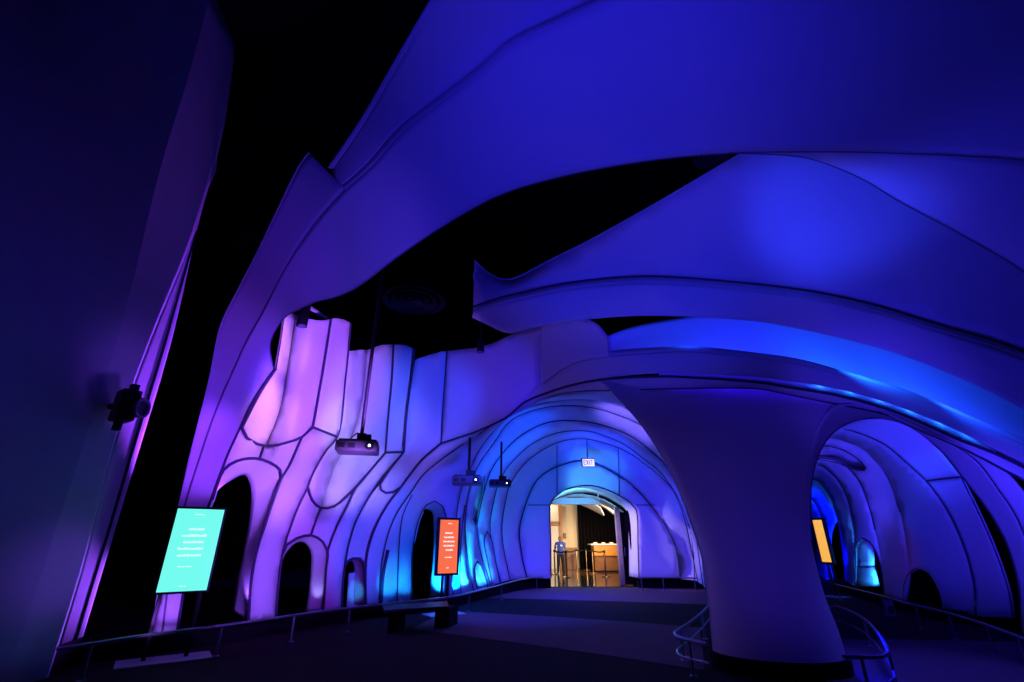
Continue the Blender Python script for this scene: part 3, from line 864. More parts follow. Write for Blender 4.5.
# black base ledge along the wall
led = [(-5.78, 7.15), (-5.05, 7.95), (-4.1, 9.5), (-3.05, 11.25), (-2.55, 11.6), (-1.95, 12.05), (-1.4, 13.1), (-0.8, 14.6), (0.1, 16.8), (0.75, 17.75)]
lv = [Vector((x - 0.02, y, 0)) for x, y in led] + [Vector((x - 0.62, y + 0.35, 0)) for x, y in led][::-1]
# the bright sliver of a panel edge behind the ceiling lamp
cell('panel_edge', [[(311, 306), (329.5, 318)], [(329.5, 318), (327, 318.5), (313, 311), (310.5, 309.5)], [(310.5, 309.5), (311, 306)]], sheet_d(0.6), parent=Wl)
mb = MB()
for i in range(len(led) - 1):
    (x0, y0), (x1, y1) = led[i], led[i + 1]
    u = Vector((x1 - x0, y1 - y0, 0))
    n_ = Vector((-u.y, u.x, 0)).normalized() * 0.5
    mb.prism([Vector((x0, y0, 0)), Vector((x1, y1, 0)), Vector((x1, y1, 0)) + n_, Vector((x0, y0, 0)) + n_], (0, 0, 0.2))
struct(mb.build('baseboard_left', M['black'], None, flat=True))

# ------------------------------------------------------------------ door tunnel: hoops
Ya, Yb, Yc, Yd, Ye, Yf, Yw = 13.1, 13.8, 14.8, 15.8, 16.8, 17.5, 17.95
ra = [(452.7, 597), (453, 560), (457, 512), (461.5, 489), (472.5, 464), (481, 447.6), (494.5, 430), (508, 417), (530, 407), (560, 400.5), (590, 400), (625, 408), (655, 430), (690, 490), (712, 590)]
rb = [(474, 592), (469.6, 573), (466.7, 551), (465, 522), (467, 503), (470, 488.6), (475, 472.5), (481, 461), (493, 444), (510, 421), (531, 411), (557, 406), (590, 407.4), (620, 416), (640, 425), (665, 445), (690, 490), (706, 590)]
rc = [(491, 586), (486, 570), (480, 550), (477, 530), (480.6, 506), (485, 488.6), (490, 472.5), (499, 458), (512, 443), (530, 430), (550, 422), (580, 421), (605, 426), (630, 436), (652, 452), (668, 468), (690, 510), (703, 585)]
rd = [(501, 582.5), (496, 563), (492, 545), (490, 525), (493, 505), (498, 485), (506, 469.6), (518, 456), (532, 444), (557, 433), (587, 431), (605, 436), (625, 445), (645, 460), (662, 474), (680, 505), (698, 582)]
re_ = [(510, 580), (503, 544), (502, 526), (505, 504), (510, 485), (522, 467), (537, 453.5), (560, 442), (584.6, 439), (620, 448.5), (645, 464), (673, 490), (690, 530), (695, 580)]
rf = [(527, 578), (522, 555.7), (519.5, 529), (524, 510), (529, 495), (537, 480), (550, 470), (570, 462.5), (584.6, 461), (600, 466), (617, 475), (637, 490), (652, 507), (665, 524.5), (674, 543), (680, 578)]
ctrl = []
for cv, Y in ((ra, Ya), (rb, Yb), (rc, Yc), (rd, Yd), (re_, Ye), (rf, Yf)):
    ctrl += [(p[0], p[1], Y) for p in cv]
dT = tps(ctrl)
einner = [(379.6, 604), (380, 583), (382.5, 559), (388, 535), (397, 513), (412, 491), (423, 475), (441, 460), (462, 445), (481, 433), (498, 421), (523, 406), (562, 393), (612, 390.5)]
dM = tps([(p[0], p[1], sheet(*p) + 0.15) for p in einner] + [(p[0], p[1], Ya) for p in ra[:12]])
HG = 'fabric hoops of the tunnel to the lit doorway'
XR = 'hoop_panel'


def hoop(label, Y):
    return empty('fabric_hoop', (2.2, Y, 0), label, 'tunnel hoop', HG)


h1 = hoop('widest hoop of the door tunnel, with the black doorway behind the orange screen', 12.5)
o_l = [(411.5, 603), (412, 559), (414, 540), (419, 519), (426.5, 505)]
o_out = [(426.5, 505), (435, 501), (442.7, 506), (446, 516), (446, 540), (444.5, 570), (443.5, 597)]
cell('hoop_panel', [einner[::-1] + [], [(379.6, 604), (411.5, 603)], o_l, o_out, [(443.5, 597), (452.7, 597)], ra[:12], [(625, 408), (612, 390.5)]], dM, parent=h1, bulge=0.04, grid=6)
T_V = Vector((-0.75, 0.66, 0))
loft('opening_reveal', [(p[0], p[1], 0) for p in o_l[2:] + o_out[1:]], [(p[0], p[1], 0.45) for p in [(410, 548), (414, 530), (420, 516), (426, 508), (431.7, 512), (433.3, 522), (433.3, 557), (431, 580), (429, 599)]], parent=h1, nv=5, depth=dM, step=4)
seam([(397, 604), (399, 548), (403, 515), (412, 495)], dM, h1, r=0.012)
seam(o_l + o_out[1:], dM, h1, r=0.014)
seam([(381, 604), (383, 575), (388, 550)], dM, h1, r=0.04)  # thick dark tube stands in for the dark slit
loft('hoop_panel', [(625, 408, Ya), (655, 430, Ya), (690, 490, Ya), (712, 590, Ya)], [(650, 405, 10.6), (692, 440, 10.3), (728, 510, 10.1), (742, 604, 10.0)], parent=h1, nv=8, bulge=0.03)
h2 = hoop('second hoop of the door tunnel, with a bright cyan panel low on its left', 13.4)
cell('hoop_panel', [ra, [(712, 590), (706, 590)], rb[::-1], [(474, 592), (452.7, 597)]], dT, parent=h2, bulge=0.04, wid=8, grid=6)
seam(ra, dT, h2, r=0.012)
seam([(461, 595), (460, 565), (462, 530), (465, 505)], dT, h2, r=0.012)
h3 = hoop('third hoop in the door tunnel, with a small arched niche at its left foot', 14.3)
n2 = [[(477, 589), (475.5, 578), (474.5, 567), (477.6, 561.5)], [(477.6, 561.5), (481.5, 566), (485, 576), (488, 587)], [(488, 587), (477, 589)]]
slot1 = [[(473, 518), (474, 505), (478, 490), (484, 476)], [(484, 476), (484, 490), (480.4, 506)], [(480.4, 506), (478.4, 518), (475.7, 524.6), (473, 518)]]
cell('hoop_panel', [rb, [(706, 590), (703, 585)], rc[::-1], [(491, 586), (474, 592)]], dT, parent=h3, bulge=0.04, wid=8, grid=6, holes=[n2, slot1])
seam(rb, dT, h3, r=0.014)
cell('niche_panel', n2, lambda x, y: dT(x, y) + 0.35, parent=h3, grid=5)
cell('slot_panel', slot1, lambda x, y: dT(x, y) + 0.3, parent=h3, grid=5)
reveal(n2[0] + n2[1][1:], dT, T_V * 0.3, h3)
seam(slot1[1] + slot1[2][1:], dT, h3, r=0.014)
seam(n2[0] + n2[1][1:], dT, h3, r=0.014)
h4 = hoop('fourth hoop in the door tunnel, with a taller glowing niche at its left foot', 15.3)
n3 = [[(492.5, 584.5), (488.5, 565), (484.5, 546), (484, 539), (487.5, 531.5)], [(487.5, 531.5), (492, 541), (496, 563), (500, 582.3)], [(500, 582.3), (492.5, 584.5)]]
cell('hoop_panel', [rc, [(703, 585), (698, 582)], rd[::-1], [(501, 582.5), (491, 586)]], dT, parent=h4, bulge=0.04, wid=8, grid=6)
seam(rc, dT, h4, r=0.014)
cell('niche_panel', n3, lambda x, y: dT(x, y) - 0.06, parent=h4, grid=5, thick=0.02)
seam(n3[0] + n3[1][1:], lambda x, y: dT(x, y) - 0.06, h4, r=0.014)
h5 = hoop('fifth hoop in the door tunnel, plain and second from the end wall', 16.3)
cell('hoop_panel', [rd, [(698, 582), (695, 580)], re_[::-1], [(510, 580), (501, 582.5)]], dT, parent=h5, bulge=0.03, wid=8, grid=6)
seam(rd, dT, h5, r=0.014)
h6 = hoop('innermost hoop of the door tunnel, curving in around the EXIT sign', 17.1)
cell('hoop_panel', [re_, [(695, 580), (680, 578)], rf[::-1], [(527, 578), (510, 580)]], dT, parent=h6, bulge=0.05, wid=14, grid=6)
seam(re_, dT, h6, r=0.014)
seam([(557, 445), (557, 466.5)], dT, h6, r=0.012)
seam([(618, 448), (619, 476)], dT, h6, r=0.012)
seam([(587, 440), (587, 457)], dT, h6, r=0.012)
# end wall with the arched doorway
door = [[(551, 578), (550.8, 540), (550.5, 503)], [(550.5, 503), (555, 497), (562, 491.5), (575, 487), (590, 485.6), (605, 489), (618, 495), (630, 502.5), (636, 509.5)], [(636, 509.5), (638, 545), (639, 578)]]
dE = lambda x, y: Yw - 0.45 * max(0.0, 1 - segdist(np.array([[x, y]], float), RFP)[0] / 55.0) ** 2
RFP = np.array(polyof([rf, [(680, 578), (527, 578)]]))
ew = empty('end_wall', (2.6, 17.95, 0), 'blue fabric end wall of the left tunnel around the arched doorway', 'wall')
cell('wall_panel', [rf[::-1], [(527, 578), (551, 578)], door[0], door[1], door[2], [(639, 578), (680, 578)]], dE, parent=ew, grid=6)
seam(rf, dT, ew, r=0.02)
seam(door[0] + door[1][1:] + door[2][1:], dE, ew, r=0.02)
for c_ in ([(557, 467), (557, 494)], [(619, 477), (619, 495)], [(528, 505), (550, 505)], [(636, 505), (688, 505)]):
    seam(c_, dE, ew, r=0.014)
jb = reveal(door[0] + door[1][1:] + door[2][1:], dE, (-0.12, 0.9, 0), ew, name='door_jamb')
mb = MB()
for a_, b_ in (((527, 588), (551, 588)), ((639, 588), (716, 588))):
    p, q_ = at_z(*a_), at_z(*b_)
    p.y = q_.y = 17.9
    mb.prism([p, q_, q_ + Vector((0, 0.4, 0)), p + Vector((0, 0.4, 0))], (0, 0, 0.32))
struct(mb.build('baseboard_end', M['black'], None, flat=True))

# ------------------------------------------------------------------ right tunnel
DX, DY = 0.41, 0.91


def dplane(c):
    def f(px, py):
        a, dy, dz = ray(px, py)
        return c / (DX * a + DY * dy) * dy
    return f


def on(c, pts):
    f = dplane(c)
    return [(p[0], p[1], f(p[0], p[1])) for p in pts]


rx = on(12.2, [(830, 432), (843, 426.5), (858, 422), (872, 420), (895, 422), (915, 431), (939.6, 452), (961, 477), (982, 520), (997, 555.6), (1008.6, 591), (1013, 618)])
r1 = on(13.0, [(818, 440), (830, 431), (843, 429), (860, 433.6), (885, 445), (907, 463.5), (926, 481), (942, 502), (951.5, 518), (960, 537), (966, 553), (974, 585), (975.5, 616)])
r2 = on(14.6, [(812, 446), (820, 439), (829, 438), (852, 443.6), (872, 457), (888, 478), (900, 512), (906, 545), (909, 575), (905, 602)])
r3 = on(16.1, [(810, 462), (820, 458), (840, 462), (857, 478), (868, 503), (875, 530), (881, 560), (886, 597)])
r4 = on(18.5, [(806, 470), (817, 464), (835, 477), (846, 495), (852, 518), (855, 545), (855, 588)])
r5 = on(21.0, [(804, 485), (814, 479), (829, 495), (838, 520), (843, 550), (846, 585)])
r6 = on(24.0, [(800, 500), (810, 498), (818, 508), (826, 540), (829, 580)])
r7 = on(30.0, [(790, 520), (800, 515), (808, 520), (813, 545), (814, 578)])
dR = tps(rx + r1 + r2 + r3 + r4 + r5 + r6 + r7)
xy = lambda c: [(p[0], p[1]) for p in c]
RG = 'fabric hoops of the tunnel right of the pillar'


def rhoop(label, c):
    return empty('fabric_hoop', (9.0, (c - DX * 9) / DY, 0), label, 'tunnel hoop', RG)


k1 = rhoop('bright blue outermost hoop panel of the right tunnel, beside the tall black slit', 12.6)
loft('hoop_panel', rx[:8], r1[:7], parent=k1, nv=8, bulge=0.05)
loft('lower_panel', rx[7:], r1[6:], parent=k1, nv=8, bulge=0.03)
seam(r1, parent=k1, r=0.014)
seam([rx[7], r1[6]], parent=k1, r=0.014)
seam(rx[7:], parent=k1, r=0.012)
k2 = rhoop('broad violet hoop of the right tunnel with a dark arched opening at floor level', 14)
od = [[(903, 602), (904, 584), (909, 573.5), (918, 568.5)], [(918, 568.5), (928, 573), (936, 585), (941, 597), (942.5, 611)], [(942.5, 611), (903, 602)]]
cell('hoop_panel', [xy(r1), [(975.5, 616), (940, 609)], [(940, 609), (905, 602)], xy(r2)[::-1], [(812, 446), (818, 440)]], dR, parent=k2, bulge=0.05, wid=20, grid=7, holes=[od])
seam(r2[:7], parent=k2, r=0.012)
RN = Vector((0.91, -0.41, 0))
reveal(od[0] + od[1][1:], dR, RN * 0.6, k2, m=M['black'])
k3 = rhoop('hoop of the right tunnel pierced by a long pointed slot high up', 15.3)
sl = [[(815, 450), (822, 446), (838.6, 448.5)], [(838.6, 448.5), (852, 455), (862, 463), (866, 468), (864, 470.5)], [(864, 470.5), (852, 469), (838, 463), (815, 459)], [(815, 459), (815, 450)]]
cell('hoop_panel', [xy(r2), [(905, 602), (886, 597)], xy(r3)[::-1], [(810, 462), (812, 446)]], dR, parent=k3, bulge=0.04, wid=10, grid=6, holes=[sl])
cell('slot_panel', sl, lambda x, y: dR(x, y) + 0.5, parent=k3, grid=5)
seam(sl[0] + sl[1][1:] + sl[2][1:], dR, k3, r=0.014)
k4 = rhoop('hoop of the right tunnel with the glowing blue arched niche', 17.3)
bn = [[(855.5, 588), (854, 556), (857.5, 542), (863, 538.5)], [(863, 538.5), (869, 541.5), (876, 552), (881, 568), (883.5, 592)], [(883.5, 592), (855.5, 588)]]
cell('hoop_panel', [xy(r3), [(886, 597), (883.5, 596)], bn[1][::-1], [(863, 538.5), (857.5, 542), (854, 552)], xy(r4)[:6][::-1], [(806, 470), (810, 462)]], dR, parent=k4, bulge=0.03, wid=8, grid=5)
cell('niche_panel', [[(855.5, 566), (854.5, 553), (857.5, 542), (863, 538.5)], [(863, 538.5), (868, 540.5), (871.5, 546), (873, 566)], [(873, 566), (855.5, 566)]], lambda x, y: dR(x, y) + 0.25, parent=k4, grid=5)
cell('niche_panel', [[(855.8, 566.5), (873.5, 566.5)], [(873.5, 566.5), (878, 586)], [(878, 586), (856, 586)], [(856, 586), (855.8, 566.5)]], lambda x, y: dR(x, y) + 0.20, parent=k4, grid=5)
seam(r3[:6], parent=k4, r=0.016)
seam(bn[0] + bn[1][1:], dR, k4, r=0.018)
k5 = rhoop('slim hoop of the right tunnel just right of the yellow screen', 19.7)
cell('hoop_panel', [xy(r4), [(855, 588), (846, 585)], xy(r5)[::-1], [(804, 485), (806, 470)]], dR, parent=k5, bulge=0.03, wid=8, grid=5)
seam(r4, parent=k5, r=0.02)
k6 = rhoop('hoop of the right tunnel behind the yellow screen, with a black doorway', 22)
cell('hoop_panel', [xy(r5)[:4], [(838, 520), (834, 524), (831, 533), (832, 582)], [(832, 582), (829, 580)], xy(r6)[::-1], [(800, 500), (804, 485)]], dR, parent=k6, bulge=0.03, wid=8, grid=5)
seam(r5, parent=k6, r=0.02)
k7 = rhoop('last hoop of the right tunnel, glimpsed between pillar and yellow screen', 26)
cell('hoop_panel', [xy(r6), [(829, 580), (814, 578)], xy(r7)[::-1], [(790, 520), (800, 500)]], dR, parent=k7, bulge=0.02, wid=8, grid=5)
seam(r6, parent=k7, r=0.02)
# fabric wall between the two tunnels, running back behind the pillar
mb = MB()
dv = [(4.45, 8.6), (6.2, 12.6), (8.45, 18.3), (12.2, 27.5)]
for (x0, y0), (x1, y1) in zip(dv[:-1], dv[1:]):
    mb.prism([Vector((x0, y0, 0)), Vector((x1, y1, 0)), Vector((x1 - .1, y1 + .05, 0)), Vector((x0 - .1, y0 + .05, 0))], (0, 0, 4.3))
struct(mb.build('wall_divider', M['fabric'], None, flat=True))
# black ledge at the right wall's foot
mb = MB()
rl = [at_z(1120, 640, 0.05), at_z(1030, 632, 0.05), at_z(1013, 626, 0.05), at_z(942, 619, 0.05), at_z(886, 605, 0.05), at_z(855, 594, 0.05), at_z(829, 585, 0.05)]
for p, q_ in zip(rl[:-1], rl[1:]):
    u = q_ - p
    n_ = Vector((u.y, -u.x, 0)).normalized() * 0.5
    if n_.x < 0:
        n_ = -n_
    p0, q0 = Vector((p.x, p.y, 0)), Vector((q_.x, q_.y, 0))
    mb.prism([p0, q0, q0 + n_, p0 + n_], (0, 0, 0.22))
struct(mb.build('baseboard_right', M['black'], None, flat=True))

# ------------------------------------------------------------------ rails
RZ = 0.375


def rail(name, label, pts, posts, r=0.021, low=None, z=RZ):
    P = [at_z(p[0], p[1], z) for p in smooth(pts, 6)]
    t = empty(name, (P[len(P) // 2].x, P[len(P) // 2].y, 0), label, 'rail', 'low steel guard rails')
    MB().tube(P, r, 10).build('handrail', M['steel'], t)
    if low:
        MB().tube([Vector((p.x, p.y, low)) for p in P], r * 0.6, 8).build('lower_bar', M['steel'], t)
    for px in posts:
        j = min(range(len(P)), key=lambda i: abs(smooth_px(P[i]) - px))
        po = MB().cyl(Vector((P[j].x, P[j].y, 0)), P[j], r * 0.8, 10).build('post', M['steel'], t)
        MB().lathe(Vector((P[j].x, P[j].y, 0.0)), [(r * 2.2, 0.0), (r * 2.2, 0.012), (r, 0.02)], 14).build('post_foot', M['steel'], po)
    return t


def smooth_px(p):
    y, z = p.y, p.z - CH
    return 512 + F * p.x / (y * CP + z * SP)


rail('guard_rail', 'long low steel rail along the foot of the violet and blue left wall',
     [(57, 649), (135, 637), (228, 625), (300, 614.5), (350, 608), (400, 602.5), (450, 597), (475, 591.5), (495, 586.5), (515, 581), (530, 578), (543, 577.4)],
     [90, 222, 295, 350, 402, 472, 505, 535])
rail('guard_rail', 'long low steel rail along the right tunnel wall, with a ring sign hung on it',
     [(818, 580), (850, 588), (881.5, 596), (909, 604), (942, 611.5), (980, 623), (1024, 639), (1070, 660)],
     [840, 882, 914, 946, 984, 1020])
rail('guard_rail', 'curved low steel rail hooking round the left side of the pillar',
     [(710, 604), (701.6, 613), (688, 624), (675, 633), (676, 636), (689, 640), (706, 643.5)],
     [679, 690, 700], low=0.18)
rail('guard_rail', 'curved low steel rail looping out from the right side of the pillar',
     [(826, 607), (836, 606.5), (847, 610), (863.6, 618.6), (878, 633), (887, 647), (888.6, 653), (882.6, 656.6), (861, 657), (843, 656.6)],
     [830, 863, 886, 860], low=0.15)
rail('guard_rail', 'short low steel rail before the end wall, right of the doorway',
     [(641, 577.6), (670, 577.8), (700, 578)], [644, 661, 693], r=0.022, z=0.4)

# ring sign on the right rail
sp = at_z(886, 599, RZ)
sg = empty('hanging_sign', (sp.x, sp.y, 0.05), 'small pale ring-shaped sign hanging from the right tunnel rail', 'sign')
MB().box(sp + Vector((0, -0.04, -0.07)), (0.16, 0.015, 0.12), R(-20)).build('sign_plate', M['signgrey'], sg, flat=True, bevel=0.004)
rc_ = sp + Vector((0.01, -0.04, -0.20))
MB().tube([rc_ + Vector((0.065 * math.cos(t), -0.02 * math.cos(t), 0.1 * math.sin(t))) for t in np.linspace(0, 2 * math.pi, 24, endpoint=False)], 0.016, 8, True).build('ring', M['signgrey'], sg)


# ------------------------------------------------------------------ display screens
def display(label, tl, tr, br, bl, p0, p1, m, tm, posts, lines, bez=0.03, base=True):
    """a lit portrait display on posts; corners seen in the upright plane p0-p1"""
    H = lambda p: at_plane(p[0], p[1], p0, p1)
    u = Vector((p1[0] - p0[0], p1[1] - p0[1], 0)).normalized()
    n = Vector((u.y, -u.x, 0))
    if n.y > 0:
        n = -n
    a, b, c, e = H(tl), H(tr), H(br), H(bl)
    x0 = ((a - Vector((p0[0], p0[1], 0))).dot(u) + (e - Vector((p0[0], p0[1], 0))).dot(u)) / 2
    x1 = ((b - Vector((p0[0], p0[1], 0))).dot(u) + (c - Vector((p0[0], p0[1], 0))).dot(u)) / 2
    z1, z0 = (a.z + b.z) / 2, (c.z + e.z) / 2
    W, Hh = x1 - x0, z1 - z0
    o = Vector((p0[0], p0[1], 0)) + u * x0
    Q = lambda s, t, d=0.0: o + u * (W * s) + Vector((0, 0, z0 + Hh * t)) + n * d
    ctr = Q(0.5, 0)
    t = empty('display_screen', (ctr.x, ctr.y, 0), label, 'screen', 'portrait display screens on stands')
    rz = math.atan2(u.y, u.x)
    MB().box(Q(.5, .5, -0.045), (W + 2 * bez, 0.10, Hh + 2 * bez), rz).build('housing', M['plastic'], t, flat=True, bevel=0.008)
    dpn = MB().box(Q(.5, .5, 0.0), (W, 0.014, Hh), rz).build('display_panel', m, t, flat=True)
    random.seed(int(W * 1000))
    for row in lines:
        y, xs, xe, h = row
        mb = MB()
        x = xs
        while x < xe - 0.02:
            wl = min(random.uniform(0.025, 0.05), xe - x)
            hh = h * random.choice((1.0, 1.0, 0.72, 0.72))
            mb.box(Q(x + wl / 2, y - (h - hh) / 2, 0.009), (W * wl * 0.78, 0.004, Hh * hh), rz)
            x += wl
        mb.build('text_line', tm, dpn, flat=True)
    for s in posts:
        f = Q(s, 0, -0.09)
        MB().box(Vector((f.x, f.y, (z0 + Hh * 0.6) / 2)), (0.05, 0.05, z0 + Hh * 0.6), rz).build('post', M['plastic'], t, flat=True, bevel=0.006)
    if base:
        f = Q(.5, 0, -0.06)
        MB().box(Vector((f.x, f.y, 0.012)), (W * 1.8, 0.5, 0.024), rz).build('base_plate', M['white'], t, flat=True, bevel=0.006)  # plate made wide and white to carry the lit patch of floor
    MB().box(Q(.5, .4, -0.10), (W * 0.5, 0.05, Hh * 0.4), rz).build('mount', M['plastic'], t, flat=True, bevel=0.006)
    return t


qlines = [(.93, .38, .62, .014), (.745, .33, .66, .03), (.665, .22, .74, .03), (.585, .28, .70, .03), (.505, .20, .74, .03), (.425, .22, .72, .03), (.29, .28, .58, .014), (.06, .42, .58, .014)]
display('bright cyan portrait screen on two black posts by the violet arch leg', (178, 508), (224, 510.3), (207, 590), (156, 592.6), (-4.9, 7.28), (-4.42, 7.62), M['cyan'], M['cyantext'], (.1, .9), qlines)
olines = [(.93, .42, .64, .022), (.745, .28, .70, .03), (.665, .24, .78, .03), (.585, .20, .82, .03), (.505, .22, .82, .03), (.425, .36, .74, .03), (.29, .32, .72, .02), (.10, .44, .56, .025)]
display('orange portrait screen on a stand before the black doorway in the left tunnel', (441, 519.7), (459, 520), (456, 572.5), (437, 574), (-1.85, 11.45), (-1.38, 11.75), M['orange'], M['whitetext'], (.35, .65), olines, bez=0.05)
display('narrow yellow portrait screen seen edge-on right of the pillar', (813, 520), (822.5, 520), (831, 562.5), (822, 561.5), (9.0, 15.75), (9.25, 15.1), M['yellow'], M['yellow'], (.3, .7), [], bez=0.06)

# small black bench box below the orange screen
bx = at_z(441, 628, 0.0)
be = empty('ledge_bench', (bx.x - 0.4, bx.y + 0.2, 0), 'low black bench box with a flat top below the orange screen', 'bench')
MB().prism([at_z(382, 607.5, 0.33), at_z(447, 603.5, 0.33), at_z(449, 609, 0.33), at_z(384, 613, 0.33)], (0, 0, 0.045)).build('top', M['grille'], be, flat=True, bevel=0.008)
p = at_z(434, 629, 0)
q_ = at_z(448.5, 628, 0)
MB().prism([p, q_, q_ + Vector((0.12, 0.45, 0)), p + Vector((0.12, 0.45, 0))], (0, 0, 0.33)).build('support', M['black'], be, flat=True, bevel=0.008)
p = at_z(387, 634, 0)
q_ = at_z(393, 633, 0)
MB().prism([p, q_, q_ + Vector((0.12, 0.4, 0)), p + Vector((0.12, 0.4, 0))], (0, 0, 0.33)).build('support', M['black'], be, flat=True, bevel=0.008)


# ------------------------------------------------------------------ hanging projectors
def projector(label, px, py, Y, wpx, ztop, rz, cable=False):
    c = at(px, py, Y)
    cz = Y * CP + (c.z - CH) * SP
    W = wpx * cz / F
    D, H = W * 0.75, W * 0.27
    t = empty('ceiling_projector', (c.x, c.y, c.z - H / 2), label, 'projector', 'projectors hung on poles')
    m = Matrix.Rotation(rz, 3, 'Z')
    L = lambda x, y, z: c + m @ Vector((x * W, y * W, z * W))
    mbx = lambda x, y, z, dx, dy, dz: MB().box(L(x, y, z), (dx * W, dy * W, dz * W), rz)
    bd = mbx(0, 0, 0, 1, .75, .25).build('body', M['greyplastic'], t, flat=True, bevel=W * 0.03)
    mbx(0, 0.02, .15, .9, .6, .05).build('top_cover', M['plastic'], t, flat=True, bevel=W * 0.01)
    lb = MB().cyl(L(.3, -.36, 0), L(.3, -.42, 0), W * .11, 20).build('lens_barrel', M['plastic'], t)
    MB().cyl(L(.3, -.42, 0), L(.3, -.432, 0), W * .032, 16).build('lens', M['lens'], lb)
    for gx in (-.36, -.12):
        mbx(gx, -.377, 0, .16, .012, .12).build('vent_grille', M['grille'], bd, flat=True)
    mbx(.06, 0, .26, .22, .2, .2).build('mount_block', M['plastic'], t, flat=True, bevel=W * 0.01)
    mbx(.22, .05, .24, .14, .14, .22).build('junction_box', M['plastic'], t, flat=True, bevel=W * 0.01)
    top = L(.05, 0, .3)
    MB().cyl(top, Vector((top.x, top.y, ztop)), W * .05, 12).build('pole', M['plastic'], t)
    if cable:
        MB().tube([L(-.05, 0, .38), L(-.14, -.02, .3), L(-.22, -.02, .2), L(-.33, 0, .17)], W * .015, 8).build('cable', M['plastic'], t)
    return t


projector('nearest grey projector on a long pole before the white-lit pleat of the left wall', 358, 448, 7.4, 40, 10.95, R(12), True)
projector('grey projector on a short pole under the tunnel mouth, left of its smaller twin', 467, 481, 11.0, 29, 3.72, R(4))
projector('smallest grey projector, on a short pole deepest in the left tunnel', 500, 484, 13.6, 22, 4.12, R(2))


# ceiling spot lamps
def can(label, px, py, Y, wpx, hpx, ztop):
    c = at(px, py, Y)
    cz = Y * CP + (c.z - CH) * SP
    r = wpx * cz / F / 2
    h = hpx * cz / F
    t = empty('ceiling_spotlight', (c.x, c.y, c.z), label, 'spotlight', 'black can spotlights above the wall')
    MB().lathe(c, [(r * .82, 0.03), (r, 0.0), (r, h), (r * .6, h + 0.06)], 24).build('can', M['plastic'], t)
    MB().lathe(c + Vector((0, 0, -0.004)), [(r * .7, 0.0), (r * .7, 0.02)], 20).build('lens', M['glass'], t)
    MB().cyl(c + Vector((0, 0, h)), Vector((c.x, c.y, ztop)), r * .25, 10).build('stem', M['plastic'], t)


can('black can spotlight hanging over the pink pleat of the left wall', 301.5, 326, 8.0, 10.5, 24, 10.95)
can('small black can spotlight hanging left of the second arch tip', 480.5, 352, 10.3, 7.5, 9, 10.95)

# round air diffusers
def air(label, px, py, z, rpx):
    c = at_z(px, py, z)
    cz = c.y * CP + (c.z - CH) * SP
    r = rpx * cz / F
    t = empty('air_diffuser', (c.x, c.y, z), label, 'air diffuser', 'round black air diffusers overhead')
    for i, k in enumerate((1.0, .74, .5, .27)):
        MB().lathe(c, [(r * k, 0.0), (r * k, 0.03), (r * (k - .16), 0.10), (r * (k - .16), 0.07), (r * k, 0.0)], 40, False).build('ring', M['diffuser'], t)
    MB().cyl(c + Vector((0, 0, 0.1)), Vector((c.x, c.y, 10.98)), r * .45, 24).build('duct', M['void'], t)


air('round ringed air diffuser in the black gap left of the second arch', 414, 302, 7.4, 31)
air('round air diffuser peeping out under the crown of the nearest arch', 712, 156, 8.2, 18)

# ------------------------------------------------------------------ EXIT sign
ec = at(588, 462.5, 16.9)
ex = empty('exit_sign', (ec.x, ec.y, ec.z - .15), 'small white lit EXIT sign hanging above the arched doorway', 'sign')
MB().box(ec, (.46, .07, .30)).build('housing', M['plastic'], ex, flat=True, bevel=.008)
ef = MB().box(ec + Vector((.01, -.04, -.01)), (.41, .012, .25)).build('lit_face', M['exit'], ex, flat=True)
MB().cyl(ec + Vector((0, 0, .15)), ec + Vector((0, 0, .75)), .012, 8).build('stem', M['plastic'], ex)
mb = MB()
y_ = -.052
def stroke(x0, z0, x1, z1, w_=.026):
    a_, b_ = ec + Vector((x0, y_, z0)), ec + Vector((x1, y_, z1))
    dd = (b_ - a_)
    mb.box((a_ + b_) / 2, (dd.length + w_ * .6, .006, w_), 0, 0, -math.atan2(dd.z, dd.x))
X0 = -.155
stroke(X0, -.08, X0, .07); stroke(X0, .07, X0 + .06, .07); stroke(X0, -.005, X0 + .05, -.005); stroke(X0, -.08, X0 + .06, -.08)
X0 = -.065
stroke(X0, -.08, X0 + .07, .07); stroke(X0, .07, X0 + .07, -.08)
X0 = .045
stroke(X0, -.08, X0, .07)
X0 = .085
stroke(X0, .07, X0 + .08, .07); stroke(X0 + .04, .07, X0 + .04, -.08)
mb.build('lettering', M['exit_red'], ef, flat=True)

# ------------------------------------------------------------------ the lobby beyond the doorway
plane_box('floor_lobby', (3.2, 26.4, -0.1), (13, 15.8, 0.2), M['terrazzo'])
struct(MB().box((-3.0, 18.55, 4.2), (8.3, .12, 8.4)).build('light_block_left', M['void'], None, flat=True))  # added black slabs behind the end wall, stopping lobby light leaks
struct(MB().box((6.65, 18.55, 4.2), (4.7, .12, 8.4)).build('light_block_right', M['void'], None, flat=True))
struct(MB().box((2.72, 18.55, 6.0), (3.2, .12, 4.8)).build('light_block_upper', M['void'], None, flat=True))
struct(MB().box((3.2, 24.5, 5.5), (13, 12, .2)).build('light_block_lobby', M['void'], None, flat=True))  # added black slab keeping lobby light off the hall ceiling
plane_box('floor_tunnel', (13.85, 26.7, -0.1), (8.3, 16.6, 0.2), M['carpet'])
def px_at(px, Y):
    """plan X seen at pixel column px near the floor at distance Y"""
    p = at(px, 560, Y)
    return p.x
YW = 30.0
pw0, pw1 = at(540, 545, YW).x, at(579, 545, YW).x
plane_box('wall_lobby', ((pw0 + pw1) / 2 - 1, YW + .1, 2.6), (pw1 - pw0 + 2, .2, 5.2), M['cream'])
cu = empty('stage_curtain', (5.6, 28.9, 0), 'black curtain hanging behind the honey wood counter in the lobby', 'curtain')
mb = MB()
